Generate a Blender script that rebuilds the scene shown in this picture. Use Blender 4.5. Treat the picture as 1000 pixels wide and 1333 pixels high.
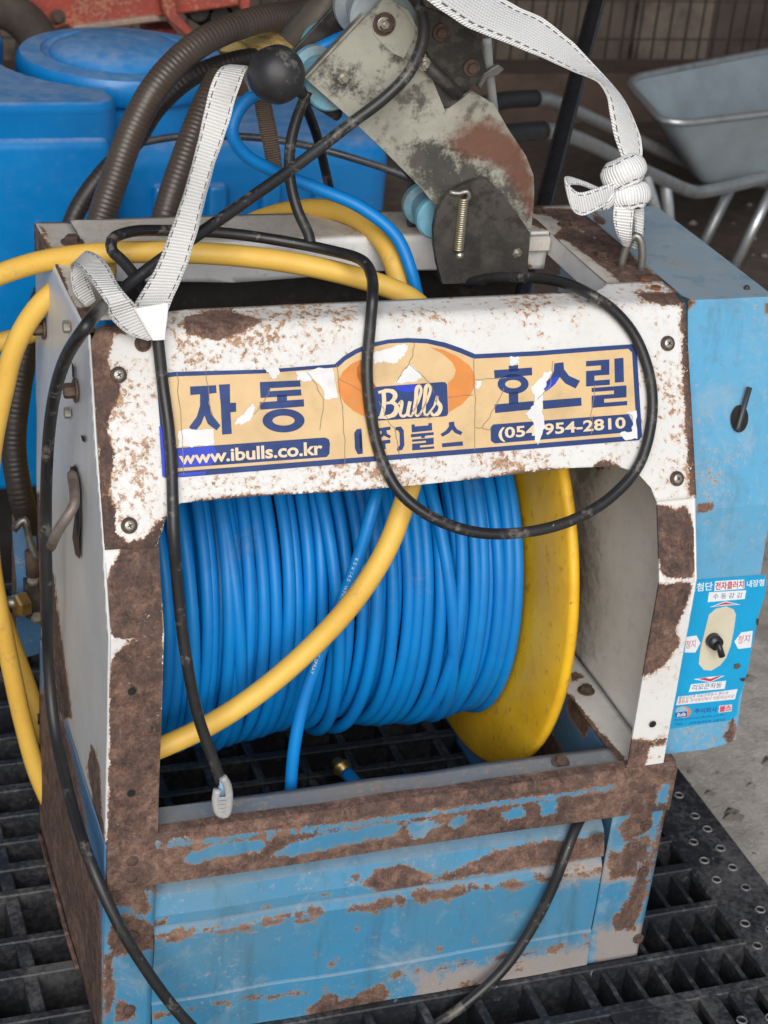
import bpy, bmesh, math, random
import numpy as np
from mathutils import Vector, Matrix, noise as mnoise

random.seed(7)
S = bpy.context.scene
COL = S.collection
for o in list(bpy.data.objects):
    bpy.data.objects.remove(o)

# ------------------------------------------------------------------ camera
FPX = 2406.91                                   # focal length in pixels of a 1000 px wide picture
RM = np.array([[0.9429, -0.3213, 0.088], [-0.0802, -0.4752, -0.8762], [0.3234, 0.8191, -0.4738]])
_u, _s, _v = np.linalg.svd(RM); RM = _u @ _v    # rows: camera right, down, forward in the world
CAM = np.array([-0.2469, -1.1566, 1.1758])
cd = bpy.data.cameras.new('camera'); cam = bpy.data.objects.new('camera', cd); COL.objects.link(cam)
cd.sensor_fit = 'HORIZONTAL'; cd.sensor_width = 36.0; cd.lens = 36.0 * FPX / 1000.0
cd.clip_start = 0.05; cd.clip_end = 200
M3 = Matrix((RM[0], -RM[1], -RM[2])).transposed()
cam.matrix_world = Matrix.Translation(CAM) @ M3.to_4x4()
cd.dof.use_dof = True; cd.dof.focus_distance = 1.46; cd.dof.aperture_fstop = 20.0
S.camera = cam

# ------------------------------------------------------------------ sky, sun, exposure
wd = bpy.data.worlds.new('World'); S.world = wd; wd.use_nodes = True
wn = wd.node_tree.nodes; wl = wd.node_tree.links
sky = wn.new('ShaderNodeTexSky'); sky.sky_type = 'NISHITA'; sky.sun_disc = False
SUN_EL, SUN_AZ = math.radians(32), math.radians(198)   # azimuth clockwise from +Y
sky.sun_elevation = SUN_EL; sky.sun_rotation = SUN_AZ
sky.dust_density = 2.0; sky.air_density = 1.0; sky.ozone_density = 0.6
bg = wn['Background']; bg.inputs['Strength'].default_value = 0.05
wl.new(sky.outputs[0], bg.inputs['Color'])
sd = bpy.data.lights.new('sun', 'SUN'); sun = bpy.data.objects.new('sun', sd); COL.objects.link(sun)
sd.energy = 1.5; sd.angle = math.radians(50); sd.color = (1.0, 0.998, 0.985)
sdir = Vector((math.sin(SUN_AZ) * math.cos(SUN_EL), math.cos(SUN_AZ) * math.cos(SUN_EL), math.sin(SUN_EL)))
sun.rotation_euler = (-sdir).to_track_quat('-Z', 'Y').to_euler(); sun.location = sdir * 8
S.view_settings.view_transform = 'Standard'; S.view_settings.look = 'None'
S.view_settings.gamma = 1.0; S.view_settings.use_curve_mapping = False
S.view_settings.exposure = 0.84
S.render.engine = 'CYCLES'

# ------------------------------------------------------------------ measuring helpers (a photo pixel on a known plane -> a point of the place)
def ray(px, py):
    return RM.T @ np.array([(px - 500) / FPX, (py - 666.5) / FPX, 1.0])
def U(px, py, y=None, x=None, z=None, n=None, p=None):
    d = ray(px, py)
    if n is not None: t = np.dot(n, np.array(p) - CAM) / np.dot(n, d)
    elif x is not None: t = (x - CAM[0]) / d[0]
    elif y is not None: t = (y - CAM[1]) / d[1]
    else: t = (z - CAM[2]) / d[2]
    return Vector(CAM + t * d)
def PJ(P):
    c = (np.asarray(P, float) - CAM) @ RM.T
    return np.stack([500 + FPX * c[..., 0] / c[..., 2], 666.5 + FPX * c[..., 1] / c[..., 2]], -1)

# ------------------------------------------------------------------ object helpers
BASE = {}
def thing(name, label, cat, base=(0, 0, 0), group=None):
    o = bpy.data.objects.new(name, None); COL.objects.link(o)
    o.location = base; o.empty_display_size = 0.05
    o['label'] = label; o['category'] = cat
    if group: o['group'] = group
    BASE[o.name] = Vector(base)
    return o
def tag(o, label, cat, group=None):
    o['label'] = label; o['category'] = cat
    if group: o['group'] = group
    return o
def base_of(parent):
    return BASE[parent.name] if parent is not None else Vector((0, 0, 0))
def mobj(name, verts, faces, mat, parent=None, smooth=False, uvs=None):
    """one mesh object; verts in world space, shifted to the base of the thing it belongs to"""
    b = base_of(parent)
    me = bpy.data.meshes.new(name)
    me.from_pydata([tuple(Vector(v) - b) for v in verts], [], faces)
    if uvs is not None:
        l = me.uv_layers.new(name='UVMap')
        for poly in me.polygons:
            for k, li in enumerate(poly.loop_indices):
                l.data[li].uv = uvs[poly.index][k]
    return wrap(name, me, mat, parent, smooth)
def wrap(name, me, mat, parent=None, smooth=False):
    if mat is not None: me.materials.append(mat)
    if smooth: me.polygons.foreach_set('use_smooth', [True] * len(me.polygons))
    o = bpy.data.objects.new(name, me); COL.objects.link(o)
    if parent is not None:
        o.parent = parent; BASE[o.name] = base_of(parent)
    else: BASE[o.name] = Vector((0, 0, 0))
    return o
def bmobj(name, bm, mat, parent=None, smooth=False):
    b = base_of(parent)
    bmesh.ops.translate(bm, verts=bm.verts, vec=-b)
    bmesh.ops.recalc_face_normals(bm, faces=bm.faces)
    me = bpy.data.meshes.new(name); bm.to_mesh(me); bm.free()
    return wrap(name, me, mat, parent, smooth)
def inst(name, me, loc, rot, parent, scale=1.0):
    """an object that shares a mesh; rot is a 3x3 matrix or None"""
    o = bpy.data.objects.new(name, me); COL.objects.link(o)
    b = base_of(parent)
    m = Matrix.Translation(Vector(loc) - b) @ ((rot.to_4x4()) if rot is not None else Matrix.Identity(4))
    o.parent = parent; o.matrix_basis = m @ Matrix.Scale(scale, 4)
    BASE[o.name] = b
    return o
def frame(zdir, xhint=(1, 0, 0)):
    z = Vector(zdir).normalized(); x = Vector(xhint); x = (x - z * x.dot(z)).normalized(); y = z.cross(x)
    return Matrix((x, y, z)).transposed()

def box_bm(bm, lo, hi, bevel=0.0, rot=None, jitter=0.0):
    lo = Vector(lo); hi = Vector(hi); c = (lo + hi) / 2; s = hi - lo
    r = bmesh.ops.create_cube(bm, size=1.0)
    bmesh.ops.scale(bm, verts=r['verts'], vec=s)
    if bevel > 0:
        es = list({e for v in r['verts'] for e in v.link_edges})
        q = bmesh.ops.bevel(bm, geom=es, offset=bevel, segments=1, affect='EDGES')
        vs = list({v for f in q['faces'] for v in f.verts} | {v for v in r['verts'] if v.is_valid})
    else: vs = r['verts']
    if rot is not None: bmesh.ops.rotate(bm, verts=vs, cent=(0, 0, 0), matrix=rot)
    bmesh.ops.translate(bm, verts=vs, vec=c)
    return vs
def box(name, lo, hi, mat, parent=None, bevel=0.001):
    bm = bmesh.new(); box_bm(bm, lo, hi, bevel); return bmobj(name, bm, mat, parent)

def catmull(pts, step):
    """smooth curve through the points, resampled about every `step`"""
    P = [np.array(p, float) for p in pts]
    P = [2 * P[0] - P[1]] + P + [2 * P[-1] - P[-2]]
    out = []
    for i in range(1, len(P) - 2):
        a, b, c, d = P[i - 1:i + 3]
        t0 = 0; t1 = t0 + max(np.linalg.norm((b - a)[:3]), 1e-5) ** .5
        t2 = t1 + max(np.linalg.norm((c - b)[:3]), 1e-5) ** .5; t3 = t2 + max(np.linalg.norm((d - c)[:3]), 1e-5) ** .5
        n = max(2, int(np.linalg.norm((c - b)[:3]) / step) + 1)
        for k in range(n):
            t = t1 + (t2 - t1) * k / n
            A1 = (t1 - t) / (t1 - t0) * a + (t - t0) / (t1 - t0) * b
            A2 = (t2 - t) / (t2 - t1) * b + (t - t1) / (t2 - t1) * c
            A3 = (t3 - t) / (t3 - t2) * c + (t - t2) / (t3 - t2) * d
            B1 = (t2 - t) / (t2 - t0) * A1 + (t - t0) / (t2 - t0) * A2
            B2 = (t3 - t) / (t3 - t1) * A2 + (t - t1) / (t3 - t1) * A3
            out.append((t2 - t) / (t2 - t1) * B1 + (t - t1) / (t2 - t1) * B2)
    out.append(P[-2])
    return out
def tube_geo(path, r, seg=12, closed=False, caps=True, rfun=None):
    """verts, faces, uvs of a tube along a list of points (parallel transported frame); uv = (metres along, turn 0..1)"""
    P = [Vector(p[:3]) for p in path]; n = len(P)
    T = []
    for i in range(n):
        a = P[(i - 1) % n] if (closed or i > 0) else P[0]
        b = P[(i + 1) % n] if (closed or i < n - 1) else P[-1]
        T.append((b - a).normalized())
    up = Vector((0, 0, 1)) if abs(T[0].z) < .9 else Vector((1, 0, 0))
    N = (up - T[0] * up.dot(T[0])).normalized()
    V = []; L = [0.0]
    for i in range(n):
        if i:
            N = (N - T[i] * N.dot(T[i])).normalized(); L.append(L[-1] + (P[i] - P[i - 1]).length)
        B = T[i].cross(N)
        rr = rfun(L[-1], i / (n - 1)) if rfun else r
        for k in range(seg):
            a = 2 * math.pi * k / seg
            V.append(P[i] + (N * math.cos(a) + B * math.sin(a)) * rr)
    Fc = []; UV = []
    m = n if closed else n - 1
    for i in range(m):
        j = (i + 1) % n
        u0 = L[i]; u1 = L[i + 1] if i + 1 < n else L[i] + (P[0] - P[i]).length
        for k in range(seg):
            q = (k + 1) % seg
            Fc.append((i * seg + k, i * seg + q, j * seg + q, j * seg + k))
            UV.append(((u0, k / seg), (u0, (k + 1) / seg), (u1, (k + 1) / seg), (u1, k / seg)))
    if caps and not closed:
        Fc.append(tuple(range(seg - 1, -1, -1))); UV.append([(0, 0)] * seg)
        Fc.append(tuple(range((n - 1) * seg, n * seg))); UV.append([(0, 0)] * seg)
    return V, Fc, UV
def tube(name, pts, r, mat, parent=None, seg=12, step=0.006, rfun=None, straight=False, smooth=True):
    path = pts if straight else catmull(pts, step)
    V, Fc, UV = tube_geo(path, r, seg, rfun=rfun)
    o = mobj(name, V, Fc, mat, parent, smooth, UV)
    return o

# the inclined front of the white cover
CP = Vector((0, 0.0304, 0.4775)); CT = Vector((0, 0.1013, 0.6231))
CV = (CT - CP).normalized(); CN = Vector((0, -CV.z, CV.y))       # up the panel, out of the panel
def UC(px, py, d=0.0):
    return U(px, py, n=np.array(CN), p=np.array(CP + CN * d))
def path3(l):
    """list of (px, py, depth[, axis]); axis 'y' (default) / 'x' / 'z' = plane coordinate, 'c' = height above the cover front"""
    out = []
    for q in l:
        ax = q[3] if len(q) > 3 else 'y'
        if ax == 'c': out.append(UC(q[0], q[1], q[2]))
        else: out.append(U(q[0], q[1], **{ax: q[2]}))
    return out

def grid_plate(poly, res, fn, extra_u=(), extra_v=(), wob=0.0, holes=()):
    """flat polygon (u, v) cut on a grid of `res` and mapped to space: returns a bmesh"""
    bm = bmesh.new()
    vs = [bm.verts.new((u, v, 0)) for u, v in poly]
    f = bm.faces.new(vs)
    bmesh.ops.triangulate(bm, faces=[f])
    us = [p[0] for p in poly]; vv = [p[1] for p in poly]
    def cuts(a, b, ex):
        n = max(1, int(round((b - a) / res)))
        return sorted(set([a + (b - a) * i / n for i in range(1, n)] + list(ex)))
    for c in cuts(min(us), max(us), extra_u):
        bmesh.ops.bisect_plane(bm, geom=bm.verts[:] + bm.edges[:] + bm.faces[:], plane_co=(c, 0, 0), plane_no=(1, 0, 0), dist=1e-6)
    for c in cuts(min(vv), max(vv), extra_v):
        bmesh.ops.bisect_plane(bm, geom=bm.verts[:] + bm.edges[:] + bm.faces[:], plane_co=(0, c, 0), plane_no=(0, 1, 0), dist=1e-6)
    for v in bm.verts:
        p = Vector(fn(v.co.x, v.co.y))
        if wob:
            q = p * 14
            p = p + Vector((mnoise.noise(q), mnoise.noise(q + Vector((7, 3, 1))), mnoise.noise(q + Vector((1, 9, 4))))) * wob
        v.co = p
    return bm
def blots(p0, p1, n, ln, wd, seed, jit=3.0):
    """ragged flakes strung along a line (pixels of the photo)"""
    r = random.Random(seed); out = []
    dx, dy = p1[0] - p0[0], p1[1] - p0[1]; L = math.hypot(dx, dy); tx, ty = dx / L, dy / L
    for i in range(n):
        t = r.random(); c = (p0[0] + dx * t - ty * r.gauss(0, jit), p0[1] + dy * t + tx * r.gauss(0, jit))
        a, b = ln * r.uniform(.35, 1.3), wd * r.uniform(.4, 1.3)
        out.append([(c[0] + tx * a * math.cos(q) * w - ty * b * math.sin(q) * w, c[1] + ty * a * math.cos(q) * w + tx * b * math.sin(q) * w) for q, w in ((k * math.pi / 5, r.uniform(.7, 1.2)) for k in range(10))])
    return out
def solid(o, t, off=-1.0):
    m = o.modifiers.new('thickness', 'SOLIDIFY'); m.thickness = t; m.offset = off
    return o
def poly_sd(P, poly):
    """signed distance (positive inside) of pixels P (n,2) to a polygon"""
    A = np.array(poly, float); B = np.roll(A, -1, 0)
    d = np.full(len(P), 1e9); ins = np.zeros(len(P), bool)
    for a, b in zip(A, B):
        ab = b - a; t = np.clip(((P - a) @ ab) / max(ab @ ab, 1e-9), 0, 1)
        d = np.minimum(d, np.linalg.norm(P - (a + t[:, None] * ab), axis=1))
        c = (a[1] > P[:, 1]) != (b[1] > P[:, 1])
        with np.errstate(divide='ignore', invalid='ignore'):
            xi = (b[0] - a[0]) * (P[:, 1] - a[1]) / (b[1] - a[1]) + a[0]
        ins ^= c & (P[:, 0] < xi)
    return np.where(ins, d, -d)
def wear(o, polys, soft=9.0, base=0.0, name='rust', holes=()):
    """store where the paint is gone: a value on the mesh itself (0.5 = edge of the bare patch)"""
    me = o.data; n = len(me.vertices)
    co = np.zeros(n * 3); me.vertices.foreach_get('co', co)
    P = PJ(co.reshape(-1, 3) + np.array(BASE[o.name]))
    val = np.full(n, base, float)
    for pl in polys:
        val = np.maximum(val, np.clip(0.5 + poly_sd(P, pl) / (2 * soft), 0, 1))
    for pl in holes:
        val = np.minimum(val, 1 - np.clip(0.5 + poly_sd(P, pl) / (2 * soft), 0, 1))
    a = me.attributes.new(name, 'FLOAT', 'POINT')
    a.data.foreach_set('value', val)
    return o

# ------------------------------------------------------------------ materials
class NT:
    def __init__(s, name):
        s.m = bpy.data.materials.new(name); s.m.use_nodes = True
        s.t = s.m.node_tree; s.b = s.t.nodes['Principled BSDF']
    def n(s, typ, **kw):
        nd = s.t.nodes.new('ShaderNode' + typ)
        for k, v in kw.items(): setattr(nd, k, v)
        return nd
    def set(s, nd, key, val):
        if isinstance(val, bpy.types.NodeSocket): s.t.links.new(val, nd.inputs[key])
        elif val is not None:
            if isinstance(val, (tuple, list)) and len(val) == 3 and nd.inputs[key].type == 'RGBA': val = (*val, 1)
            nd.inputs[key].default_value = val
    def coord(s, which='Object'):
        return s.n('TexCoord').outputs[which]
    def noise(s, vec, scale, detail=4, rough=.55, dist=0.0, stretch=None):
        if stretch is not None:
            mp = s.n('Mapping'); s.set(mp, 'Vector', vec); mp.inputs['Scale'].default_value = stretch; vec = mp.outputs[0]
        nd = s.n('TexNoise'); s.set(nd, 'Vector', vec); s.set(nd, 'Scale', scale); s.set(nd, 'Detail', detail)
        s.set(nd, 'Roughness', rough); s.set(nd, 'Distortion', dist)
        return nd.outputs[0]
    def math(s, op, a, b=None, c=None, clamp=False):
        nd = s.n('Math', operation=op, use_clamp=clamp)
        s.set(nd, 0, a)
        if b is not None: s.set(nd, 1, b)
        if c is not None: s.set(nd, 2, c)
        return nd.outputs[0]
    def step(s, v, lo, hi, a=0.0, b=1.0):
        nd = s.n('MapRange', clamp=True); nd.interpolation_type = 'SMOOTHSTEP'
        s.set(nd, 'Value', v); s.set(nd, 'From Min', lo); s.set(nd, 'From Max', hi); s.set(nd, 'To Min', a); s.set(nd, 'To Max', b)
        return nd.outputs[0]
    def mix(s, f, a, b):
        nd = s.n('Mix', data_type='RGBA'); s.set(nd, 0, f)
        for i, v in ((6, a), (7, b)):
            if isinstance(v, bpy.types.NodeSocket): s.t.links.new(v, nd.inputs[i])
            else: nd.inputs[i].default_value = (*v, 1)
        return nd.outputs[2]
    def ramp(s, f, stops):
        nd = s.n('ValToRGB'); s.set(nd, 0, f); e = nd.color_ramp.elements
        while len(e) < len(stops): e.new(.5)
        for i, (p, c) in enumerate(stops): e[i].position = p; e[i].color = (*c, 1)
        return nd.outputs[0]
    def attr(s, name):
        nd = s.n('Attribute', attribute_name=name); return nd.outputs['Fac']
    def bump(s, h, strength=.5, dist=.001, nrm=None):
        nd = s.n('Bump'); s.set(nd, 'Height', h); s.set(nd, 'Strength', strength); s.set(nd, 'Distance', dist)
        if nrm is not None: s.set(nd, 'Normal', nrm)
        return nd.outputs[0]
    def done(s, col=None, rough=None, nrm=None, metal=None, spec=None, coat=None):
        for k, v in (('Base Color', col), ('Roughness', rough), ('Normal', nrm), ('Metallic', metal), ('Specular IOR Level', spec), ('Coat Weight', coat)):
            if v is not None: s.set(s.b, k, v)
        return s.m

RUST = [(.40, (.036, .025, .022)), (.47, (.088, .051, .040)), (.53, (.145, .085, .065)), (.62, (.26, .160, .115))]
def painted(name, paint, dirty, speck=0.0, rough=.42, grime=.5, rust=RUST, chip=.55, halo=(.42, .22, .10), thr=.62, dust=0.0, scuff=0.0, stain=False):
    """old paint on steel: paint chipped to rust where the mesh carries `rust`, rust freckles, grime"""
    k = NT(name); v = k.coord()
    n_big = k.noise(v, 9, 5, .6); n_mid = k.noise(v, 85, 6, .70, .5); n_fine = k.noise(v, 430, 3, .65); n_sp = k.noise(v, 190, 5, .72, .15)
    a = k.attr('rust')
    q = k.math('ADD', k.math('MULTIPLY_ADD', k.math('SUBTRACT', n_mid, .5), chip * 1.5, a), k.math('MULTIPLY', k.math('SUBTRACT', n_fine, .5), .6))
    m = k.step(q, .49, .53)
    hl = k.step(q, .22, .50, 0, .55)
    paintc = k.mix(k.step(n_big, .40, .72, 0, grime), paint, dirty)
    paintc = k.mix(k.math('MULTIPLY', k.step(n_fine, .55, .8), .25), paintc, dirty)
    paintc = k.mix(k.step(n_mid, .50, .72, 0, grime * .5), paintc, tuple(c * .72 for c in dirty))
    paintc = k.mix(k.math('MULTIPLY', hl, k.step(n_sp, .35, .6)), paintc, halo)
    fre = None
    if speck > 0:
        sp = k.attr('speck')
        loc = k.math('ADD', k.math('MULTIPLY', k.step(k.noise(v, 21, 5, .68), .42, .64), speck), k.math('MULTIPLY', sp, .55))
        fv = k.math('ADD', n_sp, k.math('MULTIPLY', loc, .22))
        fre = k.step(fv, thr, thr + .06)
        fc = k.ramp(n_fine, [(.36, (.13, .055, .026)), (.5, (.34, .155, .062)), (.64, (.52, .31, .16))])
        paintc = k.mix(k.math('MULTIPLY', k.step(fv, thr - .11, thr + .03), .42), paintc, (.58, .39, .23))
        paintc = k.mix(k.math('MULTIPLY', fre, .85), paintc, fc)
    if dust > 0:
        gz = k.n('NewGeometry'); sx = k.n('SeparateXYZ'); k.t.links.new(gz.outputs['Normal'], sx.inputs[0])
        up = k.math('MULTIPLY', k.step(sx.outputs[2], .35, .9), k.step(n_mid, .2, .8, .55, 1.0))
        paintc = k.mix(k.math('MULTIPLY', up, dust), paintc, (.36, .33, .29))
    if scuff > 0:
        ns = k.noise(v, 17, 5, .7, .6)
        paintc = k.mix(k.step(ns, .52, .72, 0, scuff), paintc, (.40, .42, .43))
        paintc = k.mix(k.step(k.noise(v, 40, 4, .65, .1, (1, 1, .12)), .52, .72, 0, scuff * 1.1), paintc, tuple(c * .45 for c in dirty))
    if stain:
        paintc = k.mix(k.math('MULTIPLY', k.step(k.math('MULTIPLY_ADD', k.math('SUBTRACT', n_mid, .5), .8, k.attr('stain')), .2, .9), .85), paintc, (.06, .052, .045))
    mud = k.math('MULTIPLY', k.step(k.math('MULTIPLY_ADD', k.math('SUBTRACT', n_mid, .5), 1.3, k.attr('mud')), .35, .75), .85)
    paintc = k.mix(mud, paintc, k.mix(n_fine, (.40, .335, .29), (.27, .215, .18)))
    rv = k.math('ADD', k.math('ADD', k.math('MULTIPLY', n_mid, .50), k.math('MULTIPLY', n_fine, .22)), k.math('MULTIPLY', n_big, .28))
    rc = k.ramp(rv, rust)
    rc = k.mix(k.step(k.noise(v, 30, 4, .6), .48, .66, 0, .65), rc, (.055, .038, .034))
    rc = k.mix(k.step(k.noise(v, 60, 4, .7, .2, (4, 1, .6)), .55, .74, 0, .34), rc, (.26, .17, .125))
    rc = k.mix(k.math('MULTIPLY', k.step(n_sp, .57, .68), .6), rc, (.25, .105, .045))
    rc = k.mix(k.step(k.math('SUBTRACT', 1.0, n_sp), .675, .70, 0, .7), rc, dirty)
    col = k.mix(m, paintc, rc)
    edge = k.math('MULTIPLY', k.math('MULTIPLY', k.step(q, .44, .49), k.step(q, .54, .62, 1, 0)), k.step(n_sp, .40, .56))
    col = k.mix(k.math('MULTIPLY', edge, .55), col, (.36, .18, .085))
    rg = k.math('ADD', k.math('MULTIPLY', m, .85 - rough), k.math('MULTIPLY_ADD', n_big, .25, rough - .1))
    h = k.math('ADD', k.math('MULTIPLY', k.math('SUBTRACT', 1.0, m), 1.0), k.math('MULTIPLY', k.math('MULTIPLY', m, n_fine), .6))
    if fre is not None: h = k.math('SUBTRACT', h, k.math('MULTIPLY', fre, .35))
    nr = k.bump(h, .55, .0008)
    nr = k.bump(n_mid, .08, .002, nr)
    return k.done(col, rg, nr)
def plain(name, col, rough=.5, metal=0.0, var=.25, scale=40, dark=None, bump=.15, spec=None, dirt=None, dirt_amt=.0, dirt_thr=.55, bscale=None):
    k = NT(name); v = k.coord()
    n1 = k.noise(v, scale, 5, .6); n2 = k.noise(v, scale * 7, 3, .6)
    d = dark if dark else tuple(c * (1 - var) for c in col)
    c = k.mix(k.step(n1, .3, .7), col, d)
    if dirt: c = k.mix(k.math('MULTIPLY', k.step(k.math('ADD', k.math('MULTIPLY', n1, .6), k.math('MULTIPLY', k.noise(v, scale * .3, 4), .4)), dirt_thr, dirt_thr + .16), dirt_amt), c, dirt)
    rg = k.step(n1, .2, .8, max(.05, rough - .1), min(1, rough + .12))
    return k.done(c, rg, k.bump(n2, bump, .0008), metal, spec)

WHITE = painted('white_paint_rusty', (.70, .70, .69), (.58, .565, .53), speck=.55, thr=.70, grime=.40, rough=.38)
WHITE_SIDE = painted('white_paint_side', (.60, .605, .61), (.47, .465, .45), speck=0.0, grime=.5, rough=.35, scuff=.12)
WHITE_IN = painted('white_paint_inside', (.78, .78, .775), (.62, .605, .59), speck=0.0, grime=.65, rough=.42, dust=.3, stain=True)
WHITE_TOP = painted('white_paint_top', (.66, .63, .58), (.46, .41, .35), speck=.55, thr=.68, grime=.8, rough=.6, dust=.55)
BLUE = painted('blue_paint_chipped', (.050, .228, .40), (.10, .215, .30), speck=.30, thr=.72, grime=.7, rough=.42, halo=(.22, .22, .20), dust=.4, chip=.8, scuff=.36)
BLUE_BOX = painted('blue_paint_housing', (.095, .345, .56), (.15, .325, .47), speck=.25, thr=.70, grime=.85, rough=.5, halo=(.2, .2, .18), dust=.75, scuff=.34)
BLUE_DK = painted('blue_paint_inner', (.07, .20, .40), (.10, .19, .30), speck=.3, thr=.7, grime=.7, rough=.5, dust=.4)
RUSTY = plain('bare_rust', (.10, .062, .047), .85, 0, .45, 60, bump=.5, dirt=(.20, .12, .075), dirt_amt=.8)
RUST_OR = plain('orange_rust', (.24, .085, .035), .9, 0, .5, 90, bump=.6)
STEEL = plain('dull_steel', (.34, .33, .30), .42, .75, .35, 60, dirt=(.10, .065, .045), dirt_amt=.8, dirt_thr=.5)
ZINC = plain('zinc_plate', (.52, .49, .42), .35, .8, .3, 70, dirt=(.16, .11, .07), dirt_amt=.8, dirt_thr=.52)
BRASS = plain('brass', (.62, .45, .18), .32, .85, .3, 60, dirt=(.14, .09, .05), dirt_amt=.6)
BLACKMET = plain('oily_black_steel', (.045, .042, .04), .55, .2, .4, 50, bump=.4, dirt=(.15, .12, .10), dirt_amt=.75, dirt_thr=.5)
DARKVOID = plain('dark_hole', (.012, .012, .012), .9, 0, .2, 40)
def hose_mat(name, col, dark, rough=.38, smear=None, amt=.5, thr=.58, ribs=0, speck=None, bump=.1, dirtscale=14, spec=.5):
    k = NT(name); v = k.coord(); uv = k.n('UVMap').outputs[0]
    sx = k.n('SeparateXYZ'); k.t.links.new(uv, sx.inputs[0])
    nb = k.noise(v, 16, 4, .6); nf = k.noise(v, 260, 4, .6)
    c = k.mix(k.step(nb, .3, .72), col, dark)
    if smear:
        ns = k.noise(v, dirtscale, 6, .7, .3)
        f = k.math('MULTIPLY', k.step(k.math('ADD', k.math('MULTIPLY', ns, .75), k.math('MULTIPLY', nf, .25)), thr, thr + .10), amt)
        c = k.mix(f, c, smear)
    if speck:
        c = k.mix(k.math('MULTIPLY', k.step(k.noise(v, 170, 3, .6), .735, .76), .7), c, speck)
    h = k.math('MULTIPLY', nf, .3); nr = None
    if ribs:
        w = k.math('SINE', k.math('MULTIPLY', sx.outputs[0], 2 * math.pi / ribs))
        c = k.mix(k.step(w, -.9, .0, .16, 0), c, tuple(q * .45 for q in dark))
        nr = k.bump(w, .16, .0008)
    nr = k.bump(h, bump, .0012, nr)
    return k.done(c, k.step(nb, .2, .8, rough - .06, rough + .15), nr, spec=spec)
HOSE_B = hose_mat('blue_hose', (.001, .215, .60), (.001, .165, .51), .42, (.10, .20, .33), .40, .58, spec=.42)
HOSE_B2 = hose_mat('blue_hose_muddy', (.001, .215, .58), (.001, .165, .50), .42, (.20, .19, .20), .40, .56, spec=.40)
HOSE_Y = hose_mat('yellow_hose', (.77, .49, .095), (.70, .41, .065), .48, (.36, .22, .10), .50, .56)
CABLE = hose_mat('black_cable', (.013, .013, .0145), (.024, .0235, .024), .38, (.19, .17, .145), .65, .535, speck=(.42, .40, .36), bump=.25, dirtscale=34)
SUCTION = hose_mat('brown_suction_hose', (.078, .057, .045), (.050, .036, .029), .33, (.15, .122, .10), .5, .55, ribs=.0044)
SUCTION2 = hose_mat('dark_suction_hose', (.035, .026, .023), (.024, .019, .017), .40, (.10, .08, .065), .6, .55, ribs=.0052)

def webbing_mat(name, col, dark, dirt, amt):
    k = NT(name); uv = k.n('UVMap').outputs[0]; v = k.coord()
    sx = k.n('SeparateXYZ'); k.t.links.new(uv, sx.inputs[0]); u, w = sx.outputs[0], sx.outputs[1]
    cross = k.math('SINE', k.math('MULTIPLY', u, 2 * math.pi / .0026))
    lon = k.math('SINE', k.math('MULTIPLY', w, 2 * math.pi * 15))
    weave = k.math('MULTIPLY', cross, k.math('MULTIPLY_ADD', lon, .35, .65))
    c = k.mix(k.step(k.math('ADD', weave, k.math('MULTIPLY', k.noise(v, 400, 2), .6)), -.7, .6, 1, 0), col, dark)
    c = k.mix(k.math('MULTIPLY', k.step(k.noise(v, 26, 5, .65), .45, .75), amt), c, dirt)
    e = k.math('ABSOLUTE', k.math('SUBTRACT', w, .5))
    line = k.math('MULTIPLY', k.step(e, .355, .368), k.step(e, .392, .405, 1, 0))
    dash = k.step(k.math('SINE', k.math('MULTIPLY', u, 2 * math.pi / .0085)), -.45, -.25)
    c = k.mix(k.math('MULTIPLY', k.math('MULTIPLY', line, dash), .92), c, (.03, .028, .03))
    nr = k.bump(weave, .7, .0009)
    return k.done(c, .75, nr)
WEB = webbing_mat('white_webbing', (.84, .84, .835), (.66, .66, .65), (.66, .63, .58), .3)
WEB_OLD = webbing_mat('grey_webbing', (.78, .77, .75), (.54, .53, .51), (.50, .47, .42), .45)
WEB_BRN = webbing_mat('brown_webbing', (.20, .15, .115), (.13, .095, .075), (.12, .09, .07), .6)

def pallet_mat():
    k = NT('black_pallet_plastic'); v = k.coord()
    nb = k.noise(v, 12, 5, .65); nf = k.noise(v, 180, 4, .65)
    c = k.mix(k.step(nf, .35, .7), (.013, .0145, .019), (.022, .024, .030))
    gz = k.n('NewGeometry'); sx = k.n('SeparateXYZ'); k.t.links.new(gz.outputs['Normal'], sx.inputs[0])
    dustf = k.math('MULTIPLY', k.step(k.math('ADD', k.math('MULTIPLY', nb, .6), k.math('MULTIPLY', nf, .4)), .44, .64), k.step(sx.outputs[2], -.2, .9, .25, .55))
    c = k.mix(dustf, c, (.16, .155, .15))
    c = k.mix(k.math('MULTIPLY', k.step(k.noise(v, 70, 5, .7, 1.0, (1, 3, 1)), .66, .72), .6), c, (.30, .29, .28))
    return k.done(c, k.step(nb, .2, .8, .42, .7), k.bump(nf, .25, .001))
PAL = pallet_mat()

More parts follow.
